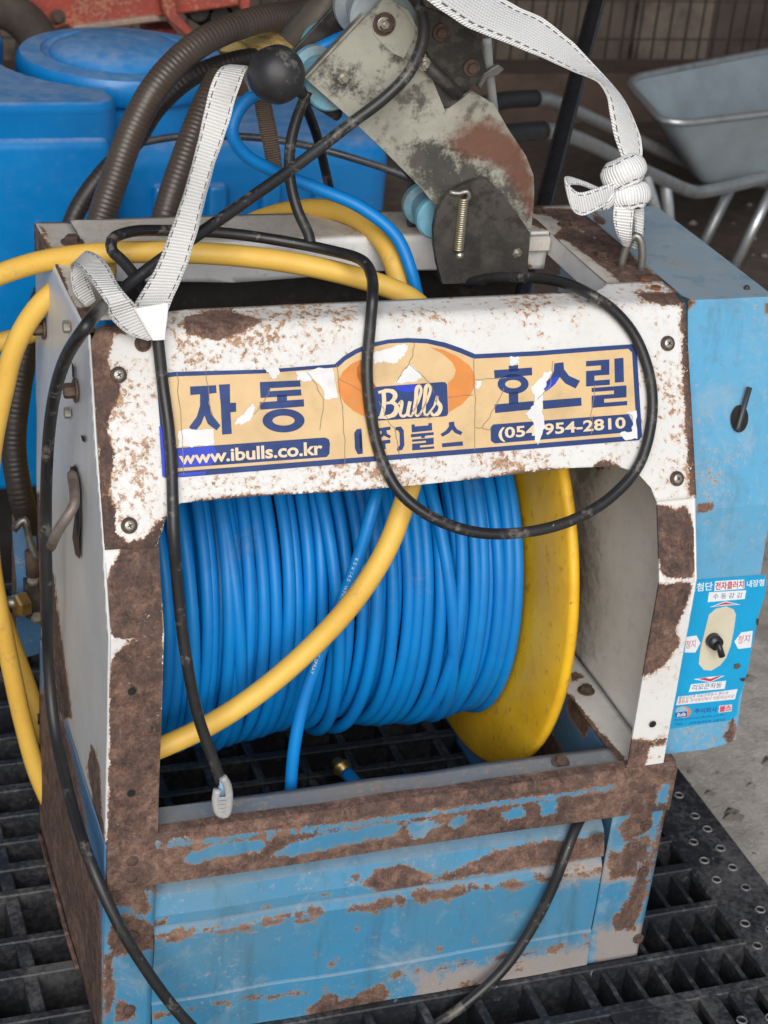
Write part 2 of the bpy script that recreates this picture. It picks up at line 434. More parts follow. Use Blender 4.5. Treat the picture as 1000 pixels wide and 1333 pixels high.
# ------------------------------------------------------------------ setting: ground and the back of the yard
GZ = -0.14
def ground_mat():
    k = NT('ground_dirt'); v = k.coord()
    n1 = k.noise(v, 3.0, 6, .62); n2 = k.noise(v, 28, 6, .7); n3 = k.noise(v, 220, 4, .7)
    grey = k.ramp(k.math('ADD', k.math('MULTIPLY', n2, .6), k.math('MULTIPLY', n3, .4)), [(.3, (.28, .25, .215)), (.5, (.45, .415, .37)), (.68, (.60, .565, .51))])
    brown = k.ramp(k.math('ADD', k.math('MULTIPLY', n2, .6), k.math('MULTIPLY', n3, .4)), [(.3, (.030, .021, .017)), (.52, (.070, .050, .040)), (.72, (.13, .10, .082))])
    sx = k.n('SeparateXYZ'); k.t.links.new(v, sx.inputs[0])
    yy = k.math('ADD', sx.outputs[1], k.math('MULTIPLY', k.math('SUBTRACT', n1, .5), .9))
    c = k.mix(k.step(yy, 1.35, 1.75), grey, brown)
    c = k.mix(k.math('MULTIPLY', k.step(n1, .52, .66), .45), c, (.15, .125, .10))
    h = k.math('ADD', n2, k.math('MULTIPLY', n3, .5))
    return k.done(c, .92, k.bump(h, .6, .006))
def ground():
    bm = bmesh.new(); 
    bmesh.ops.create_grid(bm, x_segments=150, y_segments=150, size=1)
    for v in bm.verts:
        # dense near the machine, out to the horizon
        f = lambda t: math.copysign(abs(t) ** 2.6, t)
        x = f(v.co.x) * 60 + .9; y = f(v.co.y) * 60 + 1.0
        q = Vector((x, y, 0))
        amp = .010 if (abs(x) < 6 and abs(y) < 6) else 0
        v.co = Vector((x, y, GZ + mnoise.noise(q * 2.2) * amp + mnoise.noise(q * 9) * amp * .6 - .006))
    o = bmobj('ground', bm, ground_mat(), None, True); o['kind'] = 'structure'
    # loose gravel: small stones nobody would count
    V = []; Fc = []; rr = random.Random(3)
    for i in range(1500):
        x = rr.uniform(.70, 2.3); y = rr.uniform(-.25, 2.4); r = rr.choice([.0025, .004, .0035, .006, .010]) * rr.uniform(.6, 1.3)
        b = len(V); z = GZ + mnoise.noise(Vector((x, y, 0)) * 2.2) * .01 - .004
        pts = [Vector((rr.gauss(0, 1), rr.gauss(0, 1), rr.gauss(0, .8))).normalized() for _ in range(0)]
        for (a, c, d) in ((1, 0, 0), (0, 1, 0), (-1, 0, 0), (0, -1, 0), (0, 0, 1), (0, 0, -1)):
            V.append((x + a * r * rr.uniform(.6, 1.3), y + c * r * rr.uniform(.6, 1.3), z + d * r * rr.uniform(.4, .9)))
        for t in ((0, 1, 4), (1, 2, 4), (2, 3, 4), (3, 0, 4), (1, 0, 5), (2, 1, 5), (3, 2, 5), (0, 3, 5)): Fc.append(tuple(b + q for q in t))
    g = mobj('gravel', V, Fc, plain('gravel_stone', (.27, .25, .23), .9, 0, .5, 15), None)
    tag(g, 'loose grey gravel and grit scattered over the dirt ground', 'gravel'); g['kind'] = 'stuff'
ground()

# unseen roof added over the back of the yard (above the frame; it keeps the background in shade)
def shade_roof():
    V = []; Fc = []; n = 160; x0, x1 = -3.5, 6.0
    for i in range(n + 1):
        x = x0 + (x1 - x0) * i / n; w = .018 * math.sin(i * math.pi / 2)
        V += [(x, .15, 2.35 + w), (x, 5.0, 2.75 + w)]
    for i in range(n): Fc.append((2 * i, 2 * i + 1, 2 * i + 3, 2 * i + 2))
    o = mobj('shade_roof', V, Fc, plain('grey_roof_sheet', (.16, .155, .15), .6, .2, .3, 3), None, True); o['kind'] = 'structure'
    solid(o, .002, 0)
shade_roof()

# ------------------------------------------------------------------ black plastic pallet
def pallet():
    t = thing('plastic_pallet', 'black plastic lattice pallet under the blue hose reel machine', 'pallet', (0.14, 0.25, GZ))
    X0, X1, Y0, Y1 = -.40, .69, -.285, .79
    XB = .622                                            # inner edge of the solid right border
    # ribs running left to right: shared mesh, a few millimetres higher than the others
    def rib(name, lo, hi, bev=.0012): return box(name, lo, hi, PAL, t, bev)
    ys = [-.285, -.205, -.115, -.060, -.004, .053, .110, .154, .219, .257, .296, .337, .380, .424, .470, .53, .59, .65, .71, .785]
    for i, y in enumerate(ys):
        w = .0045 if i % 3 else .006
        rib('rib', (X0, y - w, -.062), (XB + .004, y + w, 0.0))
    # ribs running front to back
    xs = [-.40, -.345, -.292, -.240, -.188, -.136, -.084, -.043, .030, .082, .134, .186, .238, .290, .342, .394]
    for x in xs:
        w = .0042 if x != -.043 else .0065
        rib('cross_rib', (x - w, Y0, -.060), (x + w, Y1, -.0022))
    for x in (.446, .4725, .4985, .5245, .5505, .5765, .6025):
        w = .0024 if x > .45 else .0055
        y0 = -.060 if x > .45 else Y0
        rib('cross_rib', (x - w, y0, -.060), (x + w, Y1, -.0022 if x < .45 else -.004))
    # solid plates: right border, front corner with slots
    rib('border_plate', (XB, Y0, -.012), (X1, Y1, .0008), .003)
    rib('border_wall', (X1 - .007, Y0 + .004, GZ + .012), (X1 - .0005, Y1 - .004, -.0122), .001)
    rib('border_wall', (XB + .0045, -.10, -.075), (XB + .010, .6, -.0122), .001)
    # front corner plate with slots: strips between slots
    sl = [.531, .548, .560, .577, .589, .606, .6215]
    rib('corner_plate', (.452, Y0 + .007, -.010), (.6215, -.118, .0003), .001)
    for a, b in ((.452, .531), (.543, .562), (.574, .593), (.605, .6215)):
        rib('corner_plate', (a, -.1178, -.010), (b, -.0652, .0002), .001)
    # lower deck of the pallet and its feet
    for y in (-.24, .06, .36, .70): rib('bottom_board', (X0, y - .05, GZ + .004), (X1 - .01, y + .05, GZ + .016), .001)
    for x in (-.33, .13, .58):
        for y in (-.22, .25, .72): rib('foot', (x - .055, y - .045, GZ + .0165), (x + .055, y + .045, -.0625), .003)
    # raised anti-slip rings on the border
    bm = bmesh.new(); seg = 20
    prof = [(.0088, .0002), (.0078, .0020), (.0066, .0022), (.0060, .0010), (.0058, .0003), (.0008, .0003)]
    rings = [[bm.verts.new((r * math.cos(6.2832 * k / seg), r * math.sin(6.2832 * k / seg), z)) for k in range(seg)] for r, z in prof]
    for a, b in zip(rings, rings[1:]):
        for k in range(seg): bm.faces.new((a[k], a[(k + 1) % seg], b[(k + 1) % seg], b[k]))
    me = bpy.data.meshes.new('ring'); bmesh.ops.recalc_face_normals(bm, faces=bm.faces); bm.to_mesh(me); bm.free()
    k = NT('worn_ring_plastic'); v = k.coord(); sx = k.n('SeparateXYZ'); k.t.links.new(v, sx.inputs[0])
    rr = k.math('POWER', k.math('ADD', k.math('POWER', sx.outputs[0], 2.0), k.math('POWER', sx.outputs[1], 2.0)), .5)
    nz = k.n('ObjectInfo').outputs['Random']
    wv = k.noise(v, 260, 3, .6)
    f = k.math('MULTIPLY', k.step(rr, .0054, .0062), k.step(k.math('ADD', wv, k.math('MULTIPLY', nz, .2)), .42, .62, .15, .9))
    cc = k.mix(k.step(rr, .0050, .0058), (.008, .008, .009), k.mix(f, (.03, .032, .038), (.20, .197, .195)))
    me.materials.append(k.done(cc, .6)); me.polygons.foreach_set('use_smooth', [True] * len(me.polygons))
    for px, py in ((903, 1096), (938, 1104), (917, 1120), (954, 1129), (933, 1145), (971, 1155), (990, 1184), (970, 1202), (986, 1231), (921, 1079), (884, 1035), (905, 1062), (1003, 1210), (1010, 1262), (1003, 1325), (966, 1328)):
        p = U(px, py, z=.0015); inst('ring', me, (p.x, p.y, .0010), Matrix.Rotation(px * 1.7 + py, 3, 'Z'), t, .62)
    return t
pallet()
# ------------------------------------------------------------------ the hose reel machine
W = 0.5
MA = thing('hose_reel_machine', 'rusty white and blue motorised hose reel machine with Korean sticker on the front cover', 'hose reel', (0.25, 0.17, 0.0))

# hex bolt, cross head screw, washer meshes shared by all copies (axis +Z, base at z = 0)
def hex_mesh(name, mat, r=.0075, h=.006, washer=.011, wh=.0018, shank=.0, dome=False):
    bm = bmesh.new()
    def ring(rad, z, n, off=0): return [bm.verts.new((rad * math.cos(2 * math.pi * k / n + off), rad * math.sin(2 * math.pi * k / n + off), z)) for k in range(n)]
    def loft(rs, cap=True):
        for a, b in zip(rs, rs[1:]):
            n = len(a)
            for k in range(n): bm.faces.new((a[k], a[(k + 1) % n], b[(k + 1) % n], b[k]))
        if cap: bm.faces.new(rs[-1])
    if washer: loft([ring(washer, 0, 18), ring(washer, wh * .8, 18), ring(washer * .94, wh, 18), ring(r * .7, wh + .0001, 18)], False)
    if dome: loft([ring(r, wh, 14), ring(r * .92, wh + h * .45, 14), ring(r * .62, wh + h * .82, 14), ring(r * .2, wh + h, 14)])
    else: loft([ring(r, wh, 6), ring(r, wh + h * .8, 6), ring(r * .86, wh + h, 6)])
    if shank: loft([ring(r * .52, wh + h - .0005, 12), ring(r * .52, wh + h + shank * .8, 12), ring(r * .42, wh + h + shank, 12)])
    bmesh.ops.recalc_face_normals(bm, faces=bm.faces)
    me = bpy.data.meshes.new(name); bm.to_mesh(me); bm.free(); me.materials.append(mat)
    return me
BOLT = hex_mesh('bolt', RUSTY); BOLT_Z = hex_mesh('bolt', ZINC, .0070, .006, .0105, .0018, .004); BOLT_S = hex_mesh('bolt', RUSTY, .0052, .004, .008, .0012)
BOLT_BIG = hex_mesh('bolt', plain('brown_bolt', (.15, .10, .075), .6, .5, .4, 80), .0105, .013, .0165, .003)
RIVET = hex_mesh('rivet', RUSTY, .0080, .005, 0, 0, 0, True)
NUT_P = hex_mesh('nut', plain('pale_nut', (.42, .39, .33), .5, .5, .4, 90, dirt=(.13, .09, .06), dirt_amt=.7), .0065, .006, 0, 0)
def screw_meshes():
    bm = bmesh.new(); n = 20
    def ring(r, z): return [bm.verts.new((r * math.cos(2 * math.pi * k / n), r * math.sin(2 * math.pi * k / n), z)) for k in range(n)]
    rs = [ring(.0095, 0), ring(.0095, .002), ring(.0082, .0028), ring(.0066, .0026), ring(.0062, .0026)]
    for a, b in zip(rs, rs[1:]):
        for k in range(n): bm.faces.new((a[k], a[(k + 1) % n], b[(k + 1) % n], b[k]))
    me1 = bpy.data.meshes.new('washer'); bmesh.ops.recalc_face_normals(bm, faces=bm.faces); bm.to_mesh(me1); bm.free()
    me1.materials.append(plain('brown_washer', (.10, .065, .05), .7, .2, .5, 150))
    bm = bmesh.new()
    rs = [ring(.0062, .0015), ring(.0062, .0038), ring(.0052, .0052), ring(.0034, .0058), ring(.0012, .006)] if False else None
    def ring2(r, z): return [bm.verts.new((r * math.cos(2 * math.pi * k / n), r * math.sin(2 * math.pi * k / n), z)) for k in range(n)]
    rs = [ring2(.0062, .0015), ring2(.0062, .0036), ring2(.0054, .0050), ring2(.0036, .0057), ring2(.0010, .0059)]
    for a, b in zip(rs, rs[1:]):
        for k in range(n): bm.faces.new((a[k], a[(k + 1) % n], b[(k + 1) % n], b[k]))
    bm.faces.new(rs[-1])
    me2 = bpy.data.meshes.new('screw_head'); bmesh.ops.recalc_face_normals(bm, faces=bm.faces); bm.to_mesh(me2); bm.free()
    me2.materials.append(plain('zinc_screw', (.42, .40, .35), .4, .7, .3, 200, dirt=(.2, .15, .1), dirt_amt=.7, dirt_thr=.56))
    bm = bmesh.new()
    for a in (0, math.pi / 2):
        for s in (0,):
            R = Matrix.Rotation(a + .35, 3, 'Z'); box_bm(bm, (-.0030, -.0006, .0056), (.0030, .0006, .00615 + a * .00008), 0, R)
    me3 = bpy.data.meshes.new('cross_slot'); bm.to_mesh(me3); bm.free(); me3.materials.append(DARKVOID)
    return me1, me2, me3
SC_W, SC_H, SC_X = screw_meshes()
def screw(p, nrm, parent, spin=0.0):
    R = frame(nrm) @ Matrix.Rotation(spin, 3, 'Z'); k = .66
    a = inst('screw', SC_H, p, R, parent, k)
    inst('washer', SC_W, p, R, parent, k); inst('cross_slot', SC_X, p, R, parent, k)

# ---- white front cover (folded sheet with a cut-out over the reel) -------------------------------------------
OFF = .0025                                               # the cover lies on the post flanges
LPAN = (CT - CP).length
def cover():
    # u = x, v = distance up the sheet; beyond LPAN it folds back over the top
    def uv(px, py):
        p = UC(px, py, OFF); return (p.x, (p - CP).dot(CV))
    R = .012; arc = R * 1.12                                # fold radius
    out = [uv(137, 716), uv(203, 712), uv(212, 690), uv(216, 674), uv(235, 655), uv(330, 646), uv(440, 640), uv(540, 632), uv(640, 621), uv(745, 609), uv(805, 607), uv(831, 616), uv(848, 635), uv(855, 653), uv(907, 648)]
    tl = uv(118, 436); tr = uv(893, 394)
    top = LPAN + .030
    out += [(tr[0], LPAN - .006), (tr[0] - .001, top + .014), (.445, top + .013), (.43, top), (.20, top), (.085, top), (.055, top - .004), (.048, top - .018), (.010, top - .022), (tl[0], LPAN - .006)]
    L0 = LPAN - R * .55; th = math.radians(64 - 2)
    def fn(u, v):
        if v <= L0: return CP + CV * v + CN * OFF + Vector((u, 0, 0))
        a0 = CP + CV * L0 + CN * OFF; c = a0 - CN * R
        s = (v - L0) / R
        # direction: panel leans back 26 deg from vertical; folds to nearly level
        if s <= th: q = c + (CN * math.cos(s) + CV * math.sin(s)) * R
        else:
            e = c + (CN * math.cos(th) + CV * math.sin(th)) * R; d = (-CN * math.sin(th) + CV * math.cos(th))
            q = e + d * (v - L0 - th * R)
        return q + Vector((u, 0, 0))
    bm = grid_plate(out, .0045, fn, extra_v=[L0 + R * th * t for t in (0, .2, .4, .6, .8, 1)], wob=.0003)
    o = bmobj('front_cover', bm, WHITE, MA, True)
    wear(o, [[(110, 425), (150, 425), (140, 470), (160, 505), (148, 530), (140, 560), (150, 590), (141, 640), (152, 665), (150, 690), (165, 705), (190, 700), (205, 680), (216, 672), (204, 715), (134, 720), (125, 560)],
             [(238, 415), (262, 405), (300, 402), (345, 418), (330, 424), (310, 434), (285, 443), (262, 440), (240, 432)],
             [(118, 418), (210, 418), (210, 432), (140, 436), (118, 436)],
             [(775, 602), (790, 598), (806, 604), (806, 612), (770, 614)],
             [(886, 395), (896, 395), (910, 650), (898, 648), (893, 560), (888, 470)],
             [(820, 380), (895, 380), (893, 396), (870, 399), (842, 392)],
             [(250, 652), (300, 645), (420, 640), (500, 634), (420, 645), (300, 651), (240, 660)],
             [(570, 630), (650, 618), (720, 609), (745, 610), (640, 626)]], soft=10)
    wear(o, [[(120, 480), (215, 480), (215, 700), (130, 715)], [(212, 600), (560, 580), (560, 650), (212, 670)], [(560, 590), (760, 570), (760, 612), (560, 640)], [(215, 400), (480, 390), (470, 470), (215, 485)], [(845, 470), (905, 470), (905, 645), (850, 640)], [(560, 400), (760, 385), (760, 425), (560, 440)], [(215, 378), (880, 352), (880, 392), (480, 402), (215, 425)]], soft=30, name='speck')
    solid(o, .0016, -1)
    for px, py, s in ((154, 488, .2), (168, 684, 0.1), (869, 447, .5), (881, 623, .3)):
        screw(UC(px, py, OFF + .0006), CN, o, s)
    return o
COVER = cover()

# ---- sticker ------------------------------------------------------------------------------------------------
ST_TAN = plain('sticker_tan', (.70, .49, .25), .5, 0, .14, 30, bump=.05, dirt=(.42, .29, .16), dirt_amt=.5, dirt_thr=.54)
ST_BLUE = plain('sticker_blue', (.010, .040, .175), .55, 0, .25, 60, bump=.05, dirt=(.05, .085, .20), dirt_amt=.5, dirt_thr=.55)
ST_BLUE2 = plain('sticker_fresh_blue', (.015, .045, .52), .4, 0, .1, 60, bump=.04)
ST_ORANGE = plain('sticker_orange', (.72, .25, .045), .5, 0, .15, 40, bump=.05, dirt=(.60, .33, .16), dirt_amt=.5)
ST_CREAM = plain('sticker_cream', (.76, .61, .40), .5, 0, .1, 60, bump=.05)
ST_WHITE = plain('sticker_backing_white', (.74, .735, .73), .5, 0, .1, 60, bump=.08, dirt=(.55, .50, .43), dirt_amt=.5)
CRACK = plain('crack_grey', (.30, .25, .17), .8, 0, .3, 90)
def clip_tri(bm):
    bmesh.ops.triangulate(bm, faces=bm.faces[:], ngon_method='EAR_CLIP')
def decal(name, polys, mat, parent, d, mapper):
    """flat print: polygons in pixels laid on a face at height d"""
    bm = bmesh.new()
    for pl in polys:
        if isinstance(pl, tuple):                             # a stroke: quads between its two edges
            L, R = pl; l = [bm.verts.new(mapper(x, y, d)) for x, y in L]; r = [bm.verts.new(mapper(x, y, d)) for x, y in R]
            for i in range(len(l) - 1): bm.faces.new((l[i], l[i + 1], r[i + 1], r[i]))
            continue
        vs = [bm.verts.new(mapper(x, y, d)) for x, y in pl]
        try: f = bm.faces.new(vs)
        except ValueError: continue
        bmesh.ops.triangulate(bm, faces=[f], ngon_method='EAR_CLIP')
    b = base_of(parent); bmesh.ops.translate(bm, verts=bm.verts, vec=-b)
    me = bpy.data.meshes.new(name); bm.to_mesh(me); bm.free()
    return wrap(name, me, mat, parent)
def Z4(l, ox=200, oy=420, s=.36): return [(ox + x * s, oy + y * s) for x, y in l]
def Z5(l): return Z4(l, 540, 420, .36)
def Z8(l): return Z4(l, 430, 430, .23)
def arc(cx, cy, rx, ry, a0, a1, n=20):
    return [(cx + rx * math.cos(math.radians(a0 + (a1 - a0) * i / n)), cy + ry * math.sin(math.radians(a0 + (a1 - a0) * i / n))) for i in range(n + 1)]
def ringpoly(cx, cy, rx, ry, ix, iy, n=28):
    """ring as two halves"""
    out = []
    for a, b in ((0, 180), (180, 360)):
        out.append(arc(cx, cy, rx, ry, a, b, n) + arc(cx, cy, ix, iy, b, a, n))
    return out
def stroke(pts, w):
    """a brush stroke of width w (number or list) as a polygon"""
    n = len(pts); ws = ([w[min(len(w) - 1, int(i * len(w) / n))] for i in range(n)]) if isinstance(w, (list, tuple)) else [w] * n
    L = []; R = []
    for i, (x, y) in enumerate(pts):
        a = pts[max(0, i - 1)]; b = pts[min(n - 1, i + 1)]
        dx, dy = b[0] - a[0], b[1] - a[1]; l = math.hypot(dx, dy) or 1
        L.append((x - dy / l * ws[i] / 2, y + dx / l * ws[i] / 2)); R.append((x + dy / l * ws[i] / 2, y - dx / l * ws[i] / 2))
    return (L, R)
def smooth2(pts, n=5):
    P = [np.array((*p, 0.0)) for p in pts]
    P = [2 * P[0] - P[1]] + P + [2 * P[-1] - P[-2]]; out = []
    for i in range(1, len(P) - 2):
        a, b, c, d = P[i - 1:i + 3]
        for k in range(n):
            t = k / n
            out.append(tuple((.5 * ((2 * b) + (-a + c) * t + (2 * a - 5 * b + 4 * c - d) * t * t + (-a + 3 * b - 3 * c + d) * t ** 3))[:2]))
    out.append(tuple(P[-2][:2])); return out

_fontcache = {}
def text_polys(txt, bold=0.0, shear=0.0, spacing=1.0):
    """outline mesh of a line of lettering, in its own 0..w, 0..h box"""
    c = bpy.data.curves.new('t', 'FONT'); c.body = txt; c.size = 1; c.offset = bold; c.shear = shear; c.resolution_u = 3; c.space_character = spacing
    o = bpy.data.objects.new('t', c); COL.objects.link(o)
    dg = bpy.context.evaluated_depsgraph_get(); dg.update()
    me = bpy.data.meshes.new_from_object(o.evaluated_get(dg))
    V = np.array([v.co[:2] for v in me.vertices]) if len(me.vertices) else np.zeros((0, 2)); Fc = [tuple(p.vertices) for p in me.polygons]
    bpy.data.objects.remove(o); bpy.data.curves.remove(c); bpy.data.meshes.remove(me)
    return V, Fc
def lettering(txt, quad, mat, parent, d, mapper, bold=0.0, shear=0.0, spacing=1.0, name='lettering'):
    """text fitted into a pixel quad: bottom-left, bottom-right, top-right, top-left"""
    V, Fc = text_polys(txt, bold, shear, spacing)
    if len(V) == 0: return None
    lo = V.min(0); hi = V.max(0); T = (V - lo) / (hi - lo)
    q = [np.array(p, float) for p in quad]
    pts = [q[0] * (1 - u) * (1 - w) + q[1] * u * (1 - w) + q[2] * u * w + q[3] * (1 - u) * w for u, w in T]
    return mobj(name, [mapper(p[0], p[1], d) for p in pts], Fc, mat, parent)

def sticker():
    d0 = OFF + .0009
    mp = lambda x, y, d: UC(x, y, d)
    arch_o = [(436, 474), (447, 464), (462, 455), (480, 447), (505, 442), (530, 440), (556, 441), (580, 446), (600, 453), (619, 461)]
    arch_i = [(440, 478), (450, 469), (465, 460), (484, 452), (506, 447), (532, 446), (556, 447), (578, 452), (598, 459), (617, 467)]
    outer = [(203, 487), (228, 484), (345, 481)] + arch_o + [(700, 457), (765, 452), (824, 448), (829, 452), (836, 568), (832, 573), (620, 590), (420, 606), (240, 621), (214, 622), (209, 560)]
    inner = [(207, 493), (228, 490), (345, 486)] + arch_i + [(700, 463), (765, 458), (818, 454), (823, 459), (829, 562), (825, 567), (620, 583.5), (420, 599), (240, 613), (217, 615), (214, 560)]
    st = decal('front_sticker', [outer], ST_BLUE, MA, d0, mp)
    st['label'] = 'torn tan sticker with blue Korean lettering, web address and phone number'
    decal('sticker_ground', [inner], ST_TAN, st, d0 + .00012, mp)
    # orange horned ring round the name
    hornL = Z8([(170, 165), (120, 190), (70, 235), (42, 290), (45, 350), (80, 410), (130, 455), (190, 487), (250, 505), (262, 420), (262, 325), (210, 318), (172, 300), (150, 260), (152, 215), (165, 185)])
    hornR = Z8([(565, 95), (640, 110), (720, 148), (790, 200), (820, 255), (820, 310), (795, 365), (745, 420), (670, 465), (665, 300), (700, 265), (712, 225), (690, 180), (640, 135)])
    decal('emblem', [hornL], ST_ORANGE, st, d0 + .00024, mp); decal('emblem', [hornR], ST_ORANGE, st, d0 + .00024, mp)
    # --- large Korean words, stroke by stroke
    ja = Z4([(132, 231), (226, 226), (228, 254), (201, 257), (199, 292), (215, 338), (242, 372), (228, 390), (196, 366), (184, 336), (172, 366), (148, 396), (128, 378), (156, 340), (168, 300), (168, 259), (133, 262)])
    ja2 = Z4([(236, 224), (276, 222), (277, 290), (298, 289), (299, 322), (278, 324), (283, 402), (248, 405), (243, 300)])
    dong = [Z4([(384, 215), (530, 208), (532, 231), (420, 237), (420, 248), (533, 241), (535, 263), (387, 272)]),
            Z4([(446, 262), (482, 260), (483, 285), (447, 288)]), Z4([(384, 288), (543, 277), (545, 303), (386, 315)])]
    dong += [Z4(p) for p in ringpoly(470, 354, 76, 43, 40, 18)]
    ho = [Z5([(340, 156), (374, 153), (374, 175), (341, 178)]), Z5([(287, 172), (424, 162), (425, 190), (289, 201)]),
          Z5([(340, 252), (374, 250), (375, 292), (341, 295)]), Z5([(289, 296), (430, 283), (431, 313), (291, 327)])]
    ho += [Z5(p) for p in ringpoly(356, 222, 56, 36, 29, 15)]
    seu = [Z5([(505, 147), (538, 143), (540, 168), (558, 192), (598, 210), (582, 238), (545, 220), (524, 196), (508, 222), (472, 250), (456, 228), (490, 200), (503, 176)]), Z5([(463, 282), (602, 271), (604, 300), (465, 313)])]
    def rieul(x0, y0, w, h, sl=-.075):
        return [(x0 + w * u_, y0 + h * v_ + w * u_ * sl) for u_, v_ in ((0, 0), (1, 0), (1, .6), (.36, .6), (.36, .79), (1.02, .79), (1.02, 1), (0, 1), (0, .39), (.64, .39), (.64, .21), (0, .21))]
    ril = [Z5(rieul(620, 139, 84, 92)), Z5([(722, 130), (755, 127), (757, 214), (724, 217)]), Z5(rieul(640, 236, 126, 72))]
    for nm, pl in (('letter', [ja]), ('letter', [ja2]), ('letter', dong), ('letter', ho), ('letter', seu), ('letter', ril)):
        decal(nm, pl, ST_BLUE, st, d0 + .00036, mp)
    # --- company name
    decal('name_panel', [Z8([(246, 330), (260, 320), (635, 292), (652, 294), (662, 308), (668, 470), (660, 484), (640, 488), (262, 512), (250, 500)])], ST_BLUE, st, d0 + .00036, mp)
    # script lettering "Bulls"
    B = [stroke(smooth2(Z8([(302, 350), (305, 400), (300, 450), (288, 492)])), [5.5] * 16),
         stroke(smooth2(Z8([(272, 352), (310, 342), (350, 345), (368, 368), (352, 400), (318, 414)])), [3.5] * 5 + [5] * 5 + [6] * 8 + [5] * 4 + [3] * 4),
         stroke(smooth2(Z8([(318, 412), (360, 412), (376, 440), (362, 474), (322, 490), (272, 494)])), [3] * 4 + [5] * 5 + [6.5] * 8 + [5] * 5 + [3.2] * 4)]
    u = [stroke(smooth2(Z8([(384, 420), (402, 402), (404, 425), (396, 470), (412, 486), (434, 470), (446, 410)])), [2.5] * 5 + [4.6] * 10 + [3.6] * 10 + [3] * 6), stroke(smooth2(Z8([(452, 402), (444, 440), (440, 475), (456, 484), (472, 468)])), [4.6] * 12 + [3] * 9)]
    l1 = [stroke(smooth2(Z8([(462, 478), (490, 420), (514, 350), (508, 318), (490, 330), (486, 390), (478, 450), (490, 484), (512, 470)])), [2.4] * 6 + [3.6] * 10 + [5.2] * 16 + [3] * 9)]
    l2 = [stroke(smooth2(Z8([(508, 474), (540, 415), (566, 345), (560, 312), (542, 324), (536, 385), (530, 445), (540, 480), (562, 468)])), [2.4] * 6 + [3.6] * 10 + [5.2] * 16 + [3] * 9)]
    s_ = [stroke(smooth2(Z8([(556, 470), (590, 425), (606, 372), (604, 400), (624, 430), (614, 466), (584, 480), (570, 462)])), [2.4] * 6 + [3.4] * 8 + [5.4] * 14 + [3.5] * 8)]
    for g in (B, u, l1, l2, s_):
        for i, pl in enumerate(g): decal('letter', [pl], ST_CREAM, st, d0 + .00048 + i * .00003, mp)
    ju = [Z8([(176, 556), (150, 560), (136, 580), (140, 670), (156, 702), (184, 698), (184, 684), (168, 668), (164, 590), (178, 572)]),
          Z8([(262, 556), (340, 544), (342, 562), (318, 566), (322, 585), (345, 598), (336, 612), (304, 596), (284, 614), (268, 606), (290, 585), (292, 570), (264, 574)]), Z8([(256, 628), (340, 618), (341, 638), (312, 642), (315, 672), (298, 674), (294, 645), (258, 650)]),
          Z8([(370, 548), (400, 544), (416, 566), (420, 650), (408, 676), (380, 684), (378, 668), (394, 650), (392, 580), (384, 566), (370, 566)])]
    bul = [Z8([(460, 534), (478, 532), (479, 544), (556, 538), (555, 526), (575, 524), (578, 566), (462, 578)]), Z8([(456, 588), (585, 576), (586, 592), (536, 597), (536, 608), (516, 610), (515, 600), (458, 606)]),
           Z8(rieul(464, 618, 122, 62, -.085))]
    seu2 = [Z8([(672, 520), (702, 516), (704, 540), (718, 560), (750, 576), (738, 594), (706, 580), (690, 562), (672, 582), (636, 602), (624, 588), (656, 566), (672, 544)]), Z8([(632, 640), (750, 628), (752, 652), (634, 662)])]
    for g in (ju, bul, seu2): decal('letter', g, ST_BLUE, st, d0 + .00036, mp)
    # --- web address and telephone bars
    decal('address_bar', [Z4([(66, 455), (620, 415), (634, 422), (638, 436), (636, 474), (626, 486), (72, 527), (64, 500)])], ST_BLUE, st, d0 + .00036, mp)
    lettering('www.ibulls.co.kr', Z4([(92, 514), (612, 478), (610, 428), (90, 468)]), ST_CREAM, st, d0 + .0005, mp, bold=.026, spacing=.98)
    decal('telephone_bar', [Z5([(284, 368), (780, 330), (790, 338), (792, 386), (782, 396), (290, 437), (276, 428), (274, 380)])], ST_BLUE, st, d0 + .00036, mp)
    lettering('(054)954-2810', Z5([(304, 432), (764, 394), (762, 340), (302, 380)]), ST_CREAM, st, d0 + .0005, mp, bold=.026, spacing=1.02)
    # --- damage: places where the print has come off, fresh blue under it, creases
    tears = [Z4([(400, 165), (450, 158), (455, 185), (440, 205), (425, 200), (415, 185)]), Z4([(515, 178), (650, 163), (668, 270), (622, 280), (612, 240), (580, 205), (545, 215), (520, 205)]),
             Z4([(290, 362), (325, 330), (360, 290), (366, 318), (350, 352), (318, 370)]), Z4([(88, 390), (215, 385), (220, 440), (150, 447), (90, 453)]),
             Z8([(246, 128), (330, 95), (420, 75), (440, 82), (432, 120), (400, 160), (362, 188), (320, 182), (270, 178), (248, 190)]), Z8([(450, 186), (500, 232), (520, 270), (470, 296), (360, 302), (400, 252)]),
             Z8([(822, 288), (858, 284), (856, 310), (840, 332), (822, 330)]), Z5([(344, 122), (374, 122), (376, 152), (346, 152)]),
             Z5([(420, 238), (470, 180), (495, 178), (480, 205), (468, 250), (462, 300), (470, 360), (450, 440), (436, 430), (432, 360), (400, 330), (432, 300), (436, 270)]),
             Z5([(760, 325), (802, 318), (806, 420), (760, 425), (740, 398), (785, 393), (792, 338)])]
    def jag(pl, amp=.9, n=5):
        r = random.Random(int(pl[0][0] * 7)); out = []
        for (a, b) in zip(pl, pl[1:] + pl[:1]):
            for k_ in range(n):
                t_ = k_ / n; out.append((a[0] + (b[0] - a[0]) * t_ + r.gauss(0, amp), a[1] + (b[1] - a[1]) * t_ + r.gauss(0, amp)))
        return out
    for pl in map(jag, tears): decal('torn_patch', [pl], ST_WHITE, st, d0 + .0006, mp)
